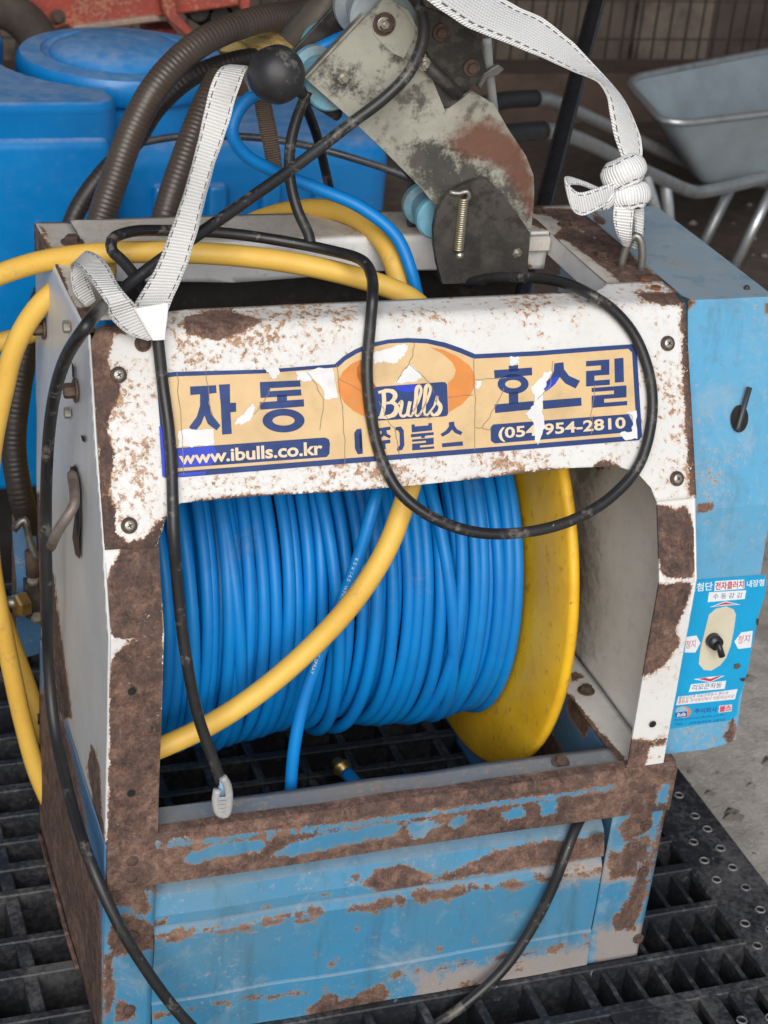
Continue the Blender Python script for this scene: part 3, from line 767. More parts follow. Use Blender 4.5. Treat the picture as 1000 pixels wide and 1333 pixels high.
    fresh = [Z4([(88, 455), (215, 445), (230, 470), (210, 515), (90, 525)]), Z4([(20, 375), (34, 372), (40, 455), (42, 558), (32, 558)]), Z4([(88, 545), (190, 537), (188, 550), (88, 558)])]
    fresh += [Z5([(465, 242), (505, 195), (525, 196), (508, 222), (480, 246)]), Z8([(356, 318), (480, 305), (478, 345), (440, 350), (385, 340)])]
    for i, pl in enumerate(fresh): decal('fresh_print', [pl], ST_BLUE2, st, d0 + .00042 if i in (0, 4) else d0 + .00066, mp)
    cr = [[(230, 484), (236, 560), (240, 618)], [(268, 484), (275, 540)], [(330, 540), (345, 520), (352, 505)], [(438, 474), (446, 540), (450, 604)], [(440, 492), (470, 508)], [(617, 466), (618, 530), (618, 586)], [(619, 494), (660, 492)],
          [(540, 447), (534, 470), (515, 498)], [(534, 474), (556, 495), (565, 510)], [(583, 518), (618, 514)], [(628, 556), (645, 530), (657, 506)], [(619, 556), (640, 560)], [(494, 523), (506, 548), (514, 560), (520, 590)], [(772, 540), (770, 566)], [(400, 484), (420, 520), (416, 560)], [(720, 470), (716, 500), (700, 520)], [(770, 545), (775, 500)], [(560, 545), (550, 540), (535, 540)]]
    for c in cr:
        c = smooth2(c, 6); r = random.Random(int(c[0][0])); c = [(x + r.gauss(0, .7), y + r.gauss(0, .7)) for x, y in c]
        decal('crack', [stroke(c, .8)], CRACK, st, d0 + .0007, mp)
sticker()
# ---- post flanges, side panels, rails -------------------------------------------------------------------------
PROF = [(0.0, .22), (.0043, .414), (.0304, .4775), (.1013, .6231)]
def prof(v):
    """point at distance v up the bent front edge"""
    for (y0, z0), (y1, z1) in zip(PROF, PROF[1:]):
        l = math.hypot(y1 - y0, z1 - z0)
        if v <= l or (y1, z1) == PROF[-1]: return (y0 + (y1 - y0) * v / l, z0 + (z1 - z0) * v / l)
        v -= l
L1 = math.hypot(.0043, .194); L2 = L1 + math.hypot(.0261, .0635)
def post(name, x0, x1, wearpolys, holes, lab):
    fn = lambda u, v: (u, *prof(v))
    bm = grid_plate([(x0, 0), (x1, 0), (x1, L1), (x1, L2 + .05), (x0, L2 + .05), (x0, L1)], .004, fn, extra_v=[L1, L2], wob=.0005)
    o = bmobj(name, bm, WHITE, MA, False)
    wear(o, wearpolys, soft=7.5); solid(o, .002, -1)
    o['label'] = lab
    for px, py in holes:
        p = U(px, py, y=-.0006); bm = bmesh.new()
        bmesh.ops.create_circle(bm, cap_ends=True, segments=14, radius=.0034, matrix=Matrix.Translation(p) @ Matrix.Rotation(math.pi / 2, 4, 'X'))
        bmobj('bolt_hole', bm, DARKVOID, o)
    return o
post('post_flange', 0.001, .0425, [[(159, 714), (215, 705), (212, 832), (147, 832), (140, 800), (137, 770), (146, 735)], [(172, 836), (212, 830), (212, 1112), (139, 1112), (143, 960), (142, 880), (150, 848)], [(120, 560), (160, 560), (160, 700), (135, 708)]], [(172, 900), (171, 1033)], 'left upright flange, almost bare brown rust with white paint left at its outer edge')
post('post_flange', .463, .4985, [[(850, 657), (868, 657), (882, 664), (893, 655), (900, 672), (905, 700), (904, 752), (864, 753), (860, 740), (852, 700)], [(852, 760), (901, 758), (898, 780), (880, 818), (886, 838), (862, 870), (834, 885), (840, 830)], [(818, 963), (850, 964), (868, 958), (866, 968), (846, 973), (838, 1004), (816, 1004)]], [(850, 943)], 'right upright flange, brown rust above and white paint below')

def side_panel(x, thick, mat, lab, wearpolys, outer):
    poly = [(0.0005, .221), (.0043, .414), (.0304, .4775), (.1005, .6205), (.338, .6205), (.330, .40), (.312, .262), (.300, .223)]
    fn = lambda u, v: (x, u, v)
    bm = grid_plate(poly, .006, fn, wob=.0008)
    o = bmobj('side_panel', bm, mat, MA, True)
    wear(o, wearpolys, soft=6)
    o['label'] = lab
    solid(o, thick, -1 if outer else 1)
    return o
SPL = side_panel(0.0, .0018, WHITE_SIDE, 'left side panel, dull white outside with bolts, a torn slot and rust along its bottom edge',
    [[(40, 640), (52, 640), (56, 730), (70, 745), (76, 800), (84, 860), (90, 900), (94, 935), (84, 935), (60, 850), (40, 760)], [(118, 968), (124, 975), (131, 1010), (133, 1060), (138, 1105), (130, 1100), (120, 1040), (113, 1000)], [(44, 290), (60, 290), (60, 330), (44, 330)]], True)
SPR = side_panel(.4965, .0018, WHITE_IN, 'right side panel seen from inside, stained white', [[(742, 745), (756, 730), (758, 760), (750, 800), (742, 810)], [(760, 600), (800, 604), (780, 612)]], False)
wear(SPR, [[(742, 600), (764, 640), (774, 740), (768, 840), (752, 905), (735, 905)], [(745, 560), (790, 600), (770, 640), (745, 650)]], soft=34, name='stain')
# torn slot with a lever poking out of the left panel
def onx(px, py, x): return U(px, py, x=x)
slot = [(92, 606), (95, 611), (98, 603), (99, 622), (104, 640), (105, 682), (103, 700), (104, 728), (98, 722), (94, 700), (96, 680), (99, 660), (96, 640), (90, 616)]
decal('torn_slot', [slot], RUSTY, SPL, 0, lambda x, y, d: onx(x, y, -.0022))
decal('torn_slot', [[(93, 608), (97, 606), (102, 640), (103, 690), (100, 700), (98, 660)]], DARKVOID, SPL, 0, lambda x, y, d: onx(x, y, -.0025))
lev = plain('worn_lever_steel', (.30, .26, .23), .5, .5, .35, 50, dirt=(.17, .09, .06), dirt_amt=.8, dirt_thr=.5)
tube('lever', [onx(94, 618, -.006), onx(97, 640, -.010), onx(96, 658, -.013), onx(88, 672, -.018), onx(76, 690, -.024), onx(66, 712, -.026)], .0042, lev, SPL, 10)
inst('bolt', NUT_P, onx(88, 634, -.004), frame((-1, 0, 0)), SPL, .8)
for px, py, me, sc in ((57, 427, BOLT_BIG, .60), (90, 425, NUT_P, .8), (99, 508, BOLT_BIG, .60), (91, 537, NUT_P, .75)):
    inst('bolt', me, onx(px, py, -.0015), frame((-1, 0, 0), (0, .3, 1)), SPL, sc)
for q_ in ([(105, 566), (110, 568), (111, 576), (107, 574)], [(93, 470), (97, 478), (97, 494), (94, 490)]): decal('bolt_hole', [q_], DARKVOID, SPL, 0, lambda x, y, d: onx(x, y, -.0022))
for px, py, sc in ((740, 665, .55), (758, 853, .6)):
    inst('bolt', BOLT_S, onx(px, py, .4945), frame((-1, 0, 0)), SPR, .8)

def flat(name, x0, x1, y0, y1, z, mat, polys=(), res=.006, thick=.002, mask_soft=6, poly=None, holes=(), wob=.0008, base=0.0):
    bm = grid_plate(poly or [(x0, y0), (x1, y0), (x1, y1), (x0, y1)], res, lambda u, v: (u, v, z), wob=wob)
    bm.normal_update()
    o = bmobj(name, bm, mat, MA, True); 
    wear(o, polys, soft=mask_soft, holes=holes, base=base); solid(o, thick, -1); return o
# top right rail, rusty with a white end, and the rear rail with a turned-down edge
RR = flat('top_rail', .452, .5045, .128, .3445, .6225, WHITE_TOP, [[(690, 270), (760, 272), (800, 300), (830, 340), (885, 380), (895, 400), (850, 395), (812, 372), (790, 352), (742, 316), (720, 308), (740, 290), (775, 310)], [(840, 350), (880, 372), (895, 395), (860, 380)]], base=.12)
RR['label'] = 'rusty right top rail with the lifting ring'
# the rail lies against the blue housing: its inner edge stands up 14 mm
box('rail_web', (.4525, .131, .600), (.4545, .278, .6205), WHITE_IN, MA, .0004)
flat('top_rail', .001, .030, .128, .338, .6226, WHITE_TOP, [[(80, 400), (120, 400), (120, 440), (100, 440)], [(50, 290), (60, 300), (90, 380), (110, 425), (90, 420)]])
flat('rear_rail', .0315, .4515, .279, .3435, .6222, WHITE_TOP, [[(60, 315), (90, 318), (110, 324), (100, 332), (60, 330)], [(80, 300), (98, 298), (96, 306)], [(660, 280), (720, 285), (760, 292), (740, 300), (700, 298)], [(150, 300), (230, 296), (300, 300), (240, 306)], [(330, 320), (420, 325), (420, 340), (330, 335)]], base=.22, mask_soft=14)
def rear_flange():
    bm = grid_plate([(.032, .592), (.16, .585), (.30, .590), (.4515, .586), (.4515, .6218), (.032, .6218)], .006, lambda u, v: (u, .2785, v), wob=.0006)
    o = bmobj('rear_flange', bm, WHITE_IN, MA, True)
    wear(o, [[(80, 372), (420, 380), (690, 345), (690, 380), (420, 420), (80, 410)]], soft=14, base=.15); solid(o, .002, 1)
rear_flange()
box('rear_channel', (.415, .268, .606), (.4505, .2775, .6205), WHITE_TOP, MA, .002)
for px, py in ((700, 276), (735, 293), (840, 369), (853, 380), (784, 334)):
    p = U(px, py, z=.6225); inst('bolt', hex_mesh('bolt', RUST_OR if py > 360 else RUSTY, .0060, .005, .0085, .0012), (p.x, p.y, .6226), None, RR, .8)
bpos = U(94, 316, z=.623); inst('bolt', BOLT_S, (bpos.x, bpos.y, .6232), None, RR, 1.2)
# bolt on the fold of the cover near the strap
inst('bolt', BOLT_S, UC(186, 447, OFF + .001), frame(CN), COVER, .8)

# ---- base frame -------------------------------------------------------------------------------------------------
def vert(name, pts, yf, mat, polys=(), soft=5, base=0.0, holes=(), mud=(), res=.0045, thick=.002, wob=.0007, lab=None):
    """upright sheet: (x, z) outline, y = yf(x, z)"""
    bm = grid_plate(pts, res, lambda u, v: (u, yf(u, v), v), wob=wob)
    o = bmobj(name, bm, mat, MA, True)
    wear(o, polys, soft=soft, base=base, holes=holes)
    if mud: wear(o, mud, soft=22, name='mud')
    solid(o, thick, 1 if False else -1)
    if lab: o['label'] = lab
    return o
def fold_x(name, x0, x1, profile, mat, polys=(), soft=5, base=0.0, holes=(), mud=(), res=.0045, thick=.0018, wob=.0016, lab=None):
    """sheet folded along x: profile of (y, z) from top to bottom"""
    ls = [0]
    for a, b in zip(profile, profile[1:]): ls.append(ls[-1] + math.hypot(b[0] - a[0], b[1] - a[1]))
    def fn(u, v):
        v = ls[-1] - v
        for i in range(len(ls) - 1):
            if v <= ls[i + 1] + 1e-9 or i == len(ls) - 2:
                t = (v - ls[i]) / (ls[i + 1] - ls[i]); a, b = profile[i], profile[i + 1]
                return (u, a[0] + (b[0] - a[0]) * t, a[1] + (b[1] - a[1]) * t)
    bm = grid_plate([(x0, 0), (x1, 0), (x1, ls[-1]), (x0, ls[-1])], res, fn, extra_v=[ls[-1] - l for l in ls[1:-1]], wob=wob)
    o = bmobj(name, bm, mat, MA, False)
    wear(o, polys, soft=soft, base=base, holes=holes)
    if mud: wear(o, mud, soft=22, name='mud')
    solid(o, thick, 1); 
    if lab: o['label'] = lab
    return o
WB = .511
blue_strip = [(200, 1096), (380, 1076), (520, 1058), (700, 1034), (800, 1018), (802, 1024), (700, 1040), (520, 1065), (380, 1083), (205, 1102)]
BEAM = fold_x('cross_beam', .0005, WB, [(.010, .2245), (.0015, .2238), (-.0018, .2205), (-.0022, .178)], BLUE, [[(130, 1070), (880, 970), (890, 1090), (130, 1190)]], soft=8,
    holes=[blue_strip, [(238, 1112), (270, 1098), (330, 1090), (350, 1094), (335, 1106), (290, 1114), (240, 1122)], [(350, 1112), (385, 1092), (450, 1078), (515, 1066), (520, 1084), (480, 1092), (430, 1102), (380, 1112)], [(520, 1072), (560, 1064), (575, 1072), (540, 1084)],
           [(580, 1066), (605, 1058), (610, 1068), (590, 1074)], [(650, 1056), (680, 1048), (684, 1060), (655, 1066)], [(530, 1080), (560, 1070), (556, 1085), (536, 1090)], [(856, 1020), (873, 1014), (866, 1042), (852, 1046)], [(700, 1040), (725, 1036), (722, 1056), (704, 1060)]],
    lab='front cross beam, brown rust with a few patches of blue paint', thick=.003)
DUSTY = painted('dusty_blue_paint', (.13, .18, .24), (.20, .19, .175), speck=.3, thr=.66, grime=.9, rough=.75, dust=.35)
flat('beam_flange', .043, .462, .0105, .036, .2243, DUSTY, [[(205, 1080), (500, 1045), (800, 1000), (800, 1012), (500, 1056), (205, 1092)]], base=.15)
# left and right corner columns
vert('corner_column', [(.0005, 0), (.0425, 0), (.0425, .1775), (.0005, .1775)], lambda u, v: .0004, BLUE,
     [[(140, 1150), (205, 1146), (206, 1162), (190, 1160), (196, 1185), (182, 1195), (176, 1180), (148, 1180), (140, 1165)], [(150, 1190), (185, 1195), (205, 1212), (208, 1235), (185, 1240), (150, 1245), (138, 1230)], [(150, 1300), (175, 1310), (180, 1330), (150, 1330)], [(134, 1240), (147, 1240), (150, 1300), (136, 1330)]], soft=10)
vert('corner_column', [(.4585, 0), (WB, 0), (WB, .1775), (.4585, .1775)], lambda u, v: .0004, BLUE,
     [[(806, 1076), (820, 1062), (848, 1055), (852, 1075), (836, 1090), (812, 1098)], [(812, 1096), (848, 1088), (842, 1118), (806, 1124)], [(838, 1116), (846, 1112), (838, 1180), (826, 1212), (800, 1212), (795, 1195), (818, 1170)], [(872, 1010), (880, 1010), (838, 1190), (834, 1190), (852, 1100)], [(790, 1105), (830, 1118), (830, 1140), (795, 1145)]], soft=9,
     mud=[[(770, 1205), (850, 1200), (850, 1260), (770, 1270)], [(760, 1120), (830, 1120), (830, 1150), (770, 1150)]])
# recessed shelf under the beam with a lip, the front panel and its lower strip
fold_x('shelf_lip', .0430, .4580, [(.034, .1660), (.012, .150), (.0055, .1345), (.0045, .126)], BLUE,
     [[(470, 1150), (492, 1130), (520, 1122), (552, 1135), (560, 1145), (600, 1128), (640, 1108), (700, 1096), (790, 1085), (800, 1112), (640, 1135), (500, 1162)], [(190, 1205), (220, 1190), (215, 1215), (190, 1222)], [(455, 1140), (470, 1136), (468, 1145), (458, 1147)]] + blots((210, 1212), (480, 1168), 26, 9, 3, 9) + blots((300, 1180), (780, 1105), 14, 6, 3, 10, 12), soft=9, lab='dented sheet lip under the cross beam with flaking rust')
fold_x('front_panel', .0432, .4580, [(.0125, .1245), (.0060, .119), (.0030, .113), (.0032, .0415), (.0010, .0398), (.0002, .0005)], BLUE,
     blots((205, 1220), (790, 1128), 46, 13, 3.5, 4) + blots((480, 1180), (600, 1160), 10, 16, 6, 5) + blots((200, 1290), (790, 1190), 14, 4, 2.5, 6, 22) + [[(398, 1312), (420, 1296), (438, 1290), (440, 1302), (470, 1290), (500, 1278), (508, 1292), (490, 1310), (450, 1318), (410, 1324)],
      ] + blots((190, 1322), (790, 1222), 34, 11, 2.6, 7, 2) + blots((560, 1290), (790, 1240), 10, 8, 4, 8, 8), soft=9,
     mud=[[(540, 1265), (820, 1215), (830, 1250), (700, 1290), (540, 1310)], [(690, 1130), (800, 1110), (800, 1140), (720, 1155)]], lab='blue lower front panel with chipped rusty edges')
for px, py, me in ((172, 1120, RIVET), (171, 1142, RIVET), (835, 1026, RIVET), (832, 1050, BOLT_S), (172, 1218, RIVET), (168, 1315, RIVET), (841, 1075, BOLT_S), (780, 1090, BOLT_S), (838, 1135, BOLT_S), (831, 1222, BOLT_S)):
    p = U(px, py, y=-.003 if py < 1060 or px < 200 and py < 1150 else -.0005)
    inst('rivet' if me is RIVET else 'bolt', me, p, frame((0, -1, 0)), BEAM, .68)
p = U(732, 997, z=.2245); inst('bolt', BOLT, (p.x, p.y + .004, .2250), frame((0, -.4, 1)), BEAM, .75)
# left and right sides of the base
def side_base(x, y1, mat, polys, base, name, lab, off, ztop=.2195):
    bm = grid_plate([(.0026, .0), (y1, .0), (y1, ztop), (.0026, ztop)], .006, lambda u, v: (x, u, v), wob=.0008)
    o = bmobj(name, bm, mat, MA, True); wear(o, polys, soft=7, base=base); solid(o, .0018, off); o['label'] = lab; return o
side_base(.0002, .315, BLUE_DK, [[(40, 900), (66, 905), (85, 950), (100, 1010), (112, 1075), (130, 1180), (136, 1340), (80, 1340), (40, 1050)], [(60, 860), (92, 930), (84, 938), (55, 900)]], 0.2, 'base_side', 'left side of the base frame, blue above and rusty below', -1)
side_base(.4637, .36, BLUE_DK, [[(680, 930), (700, 925), (740, 990), (735, 1010), (690, 1000)], [(737, 905), (750, 915), (770, 945), (760, 960), (740, 930)]], .1, 'base_side', 'right side of the base frame, dark blue', 1)
# outward foot of the left side and the horizontal foot flange of the right side panel
flat('panel_foot', .4615, .4955, .004, .30, .2225, WHITE_IN, [[(734, 900), (745, 906), (775, 945), (812, 985), (815, 1010), (805, 1000), (770, 955)], [(742, 870), (760, 880), (745, 890)]], mask_soft=4)
p = U(763, 900, z=.2225); inst('bolt', BOLT, (p.x, p.y, .2228), None, SPR, .75)
foot = [(-.0045, .10), (-.0005, .10), (-.0005, .30), (-.0045, .30)]
flat('base_foot', 0, 0, 0, 0, .0022, BLUE_DK, [[(0, 800), (200, 800), (200, 1400), (0, 1400)]], poly=foot, base=.9)
box('rear_shade_sheet', (.032, .3345, .535), (.4515, .3365, .6205), BLACKMET, MA, .0004)  # black sheet added behind the top gap, standing in for the dark shade inside
box('inner_shade_sheet', (.034, .150, .545), (.392, .272, .548), BLACKMET, MA, .0004)  # black sheet added below the top opening, in place of shadow on the reel

# ---- reel: two yellow flanges and a core -----------------------------------------------------------------------------
RY, RZ = .242, .331
def flange_mat():
    k = NT('yellow_flange_paint'); v = k.coord()
    n1 = k.noise(v, 12, 5, .62); n2 = k.noise(v, 70, 5, .65); n3 = k.noise(v, 60, 4, .6, .5, (1, 4, .8))
    c = k.mix(k.step(n1, .35, .7), (.80, .47, .018), (.66, .35, .012))
    c = k.mix(k.math('MULTIPLY', k.step(n2, .56, .70), .6), c, (.30, .16, .03))
    c = k.mix(k.math('MULTIPLY', k.step(n3, .66, .72), .75), c, (.05, .04, .025))
    return k.done(c, k.step(n2, .3, .7, .32, .6), k.bump(n2, .25, .0015))
YEL = flange_mat()
def lathe_x(name, prof_, mat, parent, seg=96, smooth=True, yc=RY, zc=RZ):
    V = []; Fc = []
    for x, r in prof_:
        for k in range(seg):
            a = 2 * math.pi * k / seg; V.append((x, yc + r * math.cos(a), zc + r * math.sin(a)))
    n = len(prof_)
    for i in range(n - 1):
        for k in range(seg): Fc.append((i * seg + k, i * seg + (k + 1) % seg, (i + 1) * seg + (k + 1) % seg, (i + 1) * seg + k))
    bm = bmesh.new(); me = bpy.data.meshes.new('t'); me.from_pydata(V, [], Fc); bm.from_mesh(me); bpy.data.meshes.remove(me)
    o = bmobj(name, bm, mat, parent, smooth)
    return o
def flange(x, s):
    pf = [(0, .05), (.000, .150), (.0005, .184), (.0014, .190), (.0032, .2135), (.0050, .2170), (.0090, .2178), (.0125, .2165), (.0125, .212), (.0075, .190), (.005, .184), (.0045, .05), (0, .05)]
    o = lathe_x('reel_flange', [(x + s * a, r) for a, r in pf], YEL, MA); return o
flange(.3945, 1); flange(.0495, -1)
lathe_x('reel_core', [(.0498, .02), (.0498, .10), (.3982, .10), (.3982, .02)], plain('dark_core', (.05, .05, .055), .6), MA, 48)
tube('reel_axle', [Vector((.003, RY, RZ)), Vector((.494, RY, RZ))], .014, STEEL, MA, 16, straight=True)
# ---- blue motor housing on the right ---------------------------------------------------------------------------------
HB = [(.112, .6205), (.052, .452), (.030, .213), (.338, .213), (.338, .6205)]
HP = Vector((0, .030, .213)); HV = (Vector((0, .052, .452)) - HP).normalized(); HN = Vector((0, -HV.z, HV.y))
def UH(px, py, d=0.0): return U(px, py, n=np.array(HN), p=np.array(HP + HN * d))
HP2 = Vector((0, .052, .452)); HV2 = (Vector((0, .112, .6205)) - HP2).normalized(); HN2 = Vector((0, -HV2.z, HV2.y))
def UH2(px, py, d=0.0): return U(px, py, n=np.array(HN2), p=np.array(HP2 + HN2 * d))
def housing():
    x0, x1 = .5065, .5885
    # front + top sheet
    pf = HB[:3]; ls = [0]
    full = [(.338, .6205)] + pf
    for a, b in zip(full, full[1:]): ls.append(ls[-1] + math.hypot(b[0] - a[0], b[1] - a[1]))
    def fn(u, v):
        for i in range(len(ls) - 1):
            if v <= ls[i + 1] + 1e-9 or i == len(ls) - 2:
                t = (v - ls[i]) / (ls[i + 1] - ls[i]); a, b = full[i], full[i + 1]
                return (u, a[0] + (b[0] - a[0]) * t, a[1] + (b[1] - a[1]) * t)
    bm = grid_plate([(x0, 0), (x1, 0), (x1, ls[-1] - .004), (x1 - .012, ls[-1] - .001), (x1 - .03, ls[-1] + .001), (x0, ls[-1])], .006, fn, extra_v=ls[1:-1], wob=.0004)
    o = bmobj('motor_housing', bm, BLUE_BOX, MA, False)
    wear(o, [[(770, 272), (790, 290), (782, 298), (772, 288)], [(888, 385), (905, 392), (900, 405), (888, 400)], [(908, 655), (930, 655), (926, 664), (908, 668)], [(940, 955), (958, 945), (955, 965), (945, 970)], [(994, 395), (1003, 395), (1003, 410), (994, 405)], [(948, 870), (960, 872), (955, 960), (948, 950)]], soft=6)
    wear(o, [[(905, 610), (960, 590), (950, 640), (915, 650)], [(880, 950), (940, 945), (930, 968), (880, 972)], [(820, 300), (900, 330), (930, 360), (880, 370)]], soft=25, name='speck')
    o['label'] = 'light blue steel motor housing on the right with a control switch'
    solid(o, .0016, 0)
    for x in (x0, x1):
        s = 1 if x == x1 else -1
        bm = bmesh.new(); f = bm.faces.new([bm.verts.new((x - s * .0022, y + (.0022 if y < .1 or z > .6 and y < .2 else 0), z - (.0022 if z > .6 else 0))) for y, z in HB])
        bmobj('housing_side', bm, BLUE_BOX, o)
    # shift lever in its hole
    c = UH2(963, 545, .0030); R = frame(HN2)
    bm = bmesh.new(); bmesh.ops.create_circle(bm, cap_ends=True, segments=24, radius=1)
    bmesh.ops.scale(bm, verts=bm.verts, vec=(.0086, .0118, 1)); bmesh.ops.transform(bm, verts=bm.verts, matrix=Matrix.Translation(c) @ R.to_4x4())
    bmobj('lever_hole', bm, DARKVOID, o)
    a = UH2(961, 556, .0040); b = UH2(976, 504, .0075)
    tube('shift_lever', [a - (b - a) * .1, a, b], .0024, plain('black_lever', (.07, .07, .075), .4, .3, .3, 80), o, 10, straight=True)
    for px, py in ((972, 377), (835, 300)):
        p = U(px, py, z=.6205); inst('bolt', hex_mesh('bolt', BLACKMET, .003, .004, 0, 0, 0, True), (p.x, p.y, .6207), None, o, 1.0)
    # ---- instruction label
    s = .195
    Zb = lambda l: [(850 + x * s, 720 + y * s) for x, y in l]
    mp = lambda x, y, d: UH(x, y, d)
    CY = plain('label_cyan', (.004, .33, .63), .4, 0, .12, 40, bump=.05, dirt=(.05, .30, .50), dirt_amt=.6)
    WH = plain('label_white', (.72, .76, .80), .45, 0, .1, 60, bump=.03); RD = plain('label_red', (.55, .045, .07), .45, 0, .2, 60, bump=.03); BKT = plain('label_black', (.03, .04, .06), .5, 0, .2, 60)
    NV = plain('label_navy', (.02, .10, .32), .45, 0, .2, 60)
    x_l = .5075
    pl = UH(0, 0, 0)
    outer = Zb([(290, 178), (752, 145), (760, 200), (745, 300), (700, 430), (690, 500), (655, 660), (640, 760), (600, 900), (575, 960), (560, 1080), (520, 1115), (130, 1172), (100, 1172)])
    lb = decal('instruction_label', [outer], CY, o, .0018, mp)
    d = .0019
    lettering('최첨단', Zb([(236, 262), (398, 248), (402, 192), (240, 204)]), WH, lb, d, mp, .02)
    decal('red_word_ground', [Zb([(410, 255), (416, 188), (610, 176), (612, 238)])], WH, lb, d, mp)
    lettering('전자클러치', Zb([(416, 248), (606, 234), (608, 182), (420, 194)]), RD, lb, d + .0001, mp, .025)
    lettering('내장형', Zb([(626, 230), (742, 220), (746, 172), (630, 182)]), WH, lb, d, mp, .02)
    decal('word_ground', [Zb([(366, 328), (376, 262), (624, 248), (614, 306)])], WH, lb, d, mp)
    lettering('수 동 감 김', Zb([(400, 308), (590, 298), (598, 262), (404, 272)]), BKT, lb, d + .0001, mp, .0)
    decal('arrow', [Zb([(378, 362), (484, 322), (586, 344), (478, 350)])], WH, lb, d, mp)
    decal('arrow', [Zb([(405, 357), (484, 328), (560, 342), (478, 344)])], RD, lb, d + .0001, mp)
    decal('arrow', [Zb([(270, 842), (380, 826), (482, 818), (384, 862)])], WH, lb, d, mp)
    decal('arrow', [Zb([(300, 840), (350, 832), (384, 840), (430, 824), (460, 822), (384, 858)])], RD, lb, d + .0001, mp)
    decal('stop_tag', [Zb([(545, 590), (590, 530), (668, 518), (656, 630), (570, 640)])], WH, lb, d, mp)
    lettering('정지', Zb([(564, 608), (642, 596), (650, 542), (572, 554)]), RD, lb, d + .0001, mp, .0)
    decal('stop_tag', [Zb([(225, 560), (292, 550), (318, 600), (285, 664), (212, 664)])], WH, lb, d, mp)
    lettering('정지', Zb([(218, 640), (282, 632), (288, 578), (224, 586)]), RD, lb, d + .0001, mp, .0)
    decal('word_ground', [Zb([(240, 928), (256, 876), (490, 852), (480, 906)])], WH, lb, d, mp)
    lettering('리모콘작동', Zb([(260, 918), (456, 898), (464, 862), (268, 880)]), BKT, lb, d + .0001, mp, .0)
    decal('word_ground', [Zb([(155, 1016), (170, 958), (566, 908), (548, 976)])], WH, lb, d, mp)
    lettering('풀림감김후 리모콘작동시 핸드사', Zb([(172, 980), (500, 944), (508, 918), (178, 954)]), BKT, lb, d + .0001, mp, -.005)
    lettering('풀림을 정지위치에서 작동하십시오', Zb([(166, 1006), (540, 966), (548, 942), (172, 982)]), RD, lb, d + .0002, mp, -.005)
    decal('emblem', [Zb(arc(205, 1060, 52, 38, 0, 360, 24)[:-1])], plain('label_orange', (.70, .30, .16), .5), lb, d, mp)
    decal('emblem', [Zb(arc(192, 1056, 42, 30, 0, 360, 24)[:-1])], plain('label_pale', (.35, .55, .70), .5), lb, d + .0001, mp)
    decal('emblem', [Zb([(152, 1066), (228, 1056), (228, 1090), (152, 1098)])], NV, lb, d + .0002, mp)
    lettering('Bulls', Zb([(160, 1094), (222, 1086), (222, 1062), (160, 1070)]), WH, lb, d + .0003, mp, .02, .25)
    lettering('주식회사', Zb([(276, 1074), (428, 1060), (432, 1024), (280, 1040)]), NV, lb, d, mp, .025)
    decal('red_word_ground', [Zb([(438, 1066), (444, 1018), (530, 1010), (526, 1056)])], plain('label_pink', (.75, .55, .58), .5), lb, d, mp)
    lettering('불스', Zb([(442, 1062), (522, 1052), (526, 1014), (448, 1022)]), RD, lb, d + .0001, mp, .03)
    lettering('http://www.ibulls.co.kr', Zb([(145, 1126), (480, 1088), (484, 1070), (148, 1108)]), NV, lb, d, mp, .012, .15)
    lettering('TEL : (054)954-2810', Zb([(142, 1158), (480, 1124), (484, 1104), (146, 1138)]), NV, lb, d, mp, .012, .15)
    for p_ in ([(545, 742), (580, 735), (588, 760), (560, 778), (540, 770)], [(580, 838), (618, 832), (612, 856), (590, 856)], [(690, 440), (710, 436), (704, 480), (692, 480)]):
        decal('chip', [Zb(p_)], BLACKMET, lb, d + .0004, mp)
    # ---- oblong plate and rotary knob
    bei = plain('knob_plate_beige', (.62, .57, .44), .4, 0, .15, 20, bump=.08, dirt=(.4, .34, .24), dirt_amt=.6)
    P = Zb([(360, 470), (375, 410), (420, 372), (490, 355), (540, 375), (556, 410), (540, 520), (520, 620), (490, 700), (450, 750), (390, 785), (340, 780), (306, 740), (318, 640)])
    bm = bmesh.new(); V0 = [bm.verts.new(mp(x, y, .0022)) for x, y in P]; f = bm.faces.new(V0)
    r = bmesh.ops.inset_region(bm, faces=[f], thickness=.0012, depth=.0016)
    bmobj('switch_plate', bm, bei, o)
    blk = plain('knob_black', (.022, .022, .024), .32, 0, .25, 100)
    c = Zb([(400, 580)])[0]; q = mp(*c, .003); R = frame(HN)
    bm = bmesh.new()
    bmesh.ops.create_cone(bm, cap_ends=True, segments=24, radius1=.0072, radius2=.0064, depth=.008)
    bmesh.ops.transform(bm, verts=bm.verts, matrix=Matrix.Translation(q + HN * .004) @ R.to_4x4())
    kn = bmobj('switch_knob', bm, blk, o, True)
    e = mp(*Zb([(462, 690)])[0], .016)
    tube('knob_handle', [q + HN * .007, q + HN * .011, e], .0030, blk, o, 10, straight=True)
    return o
housing()

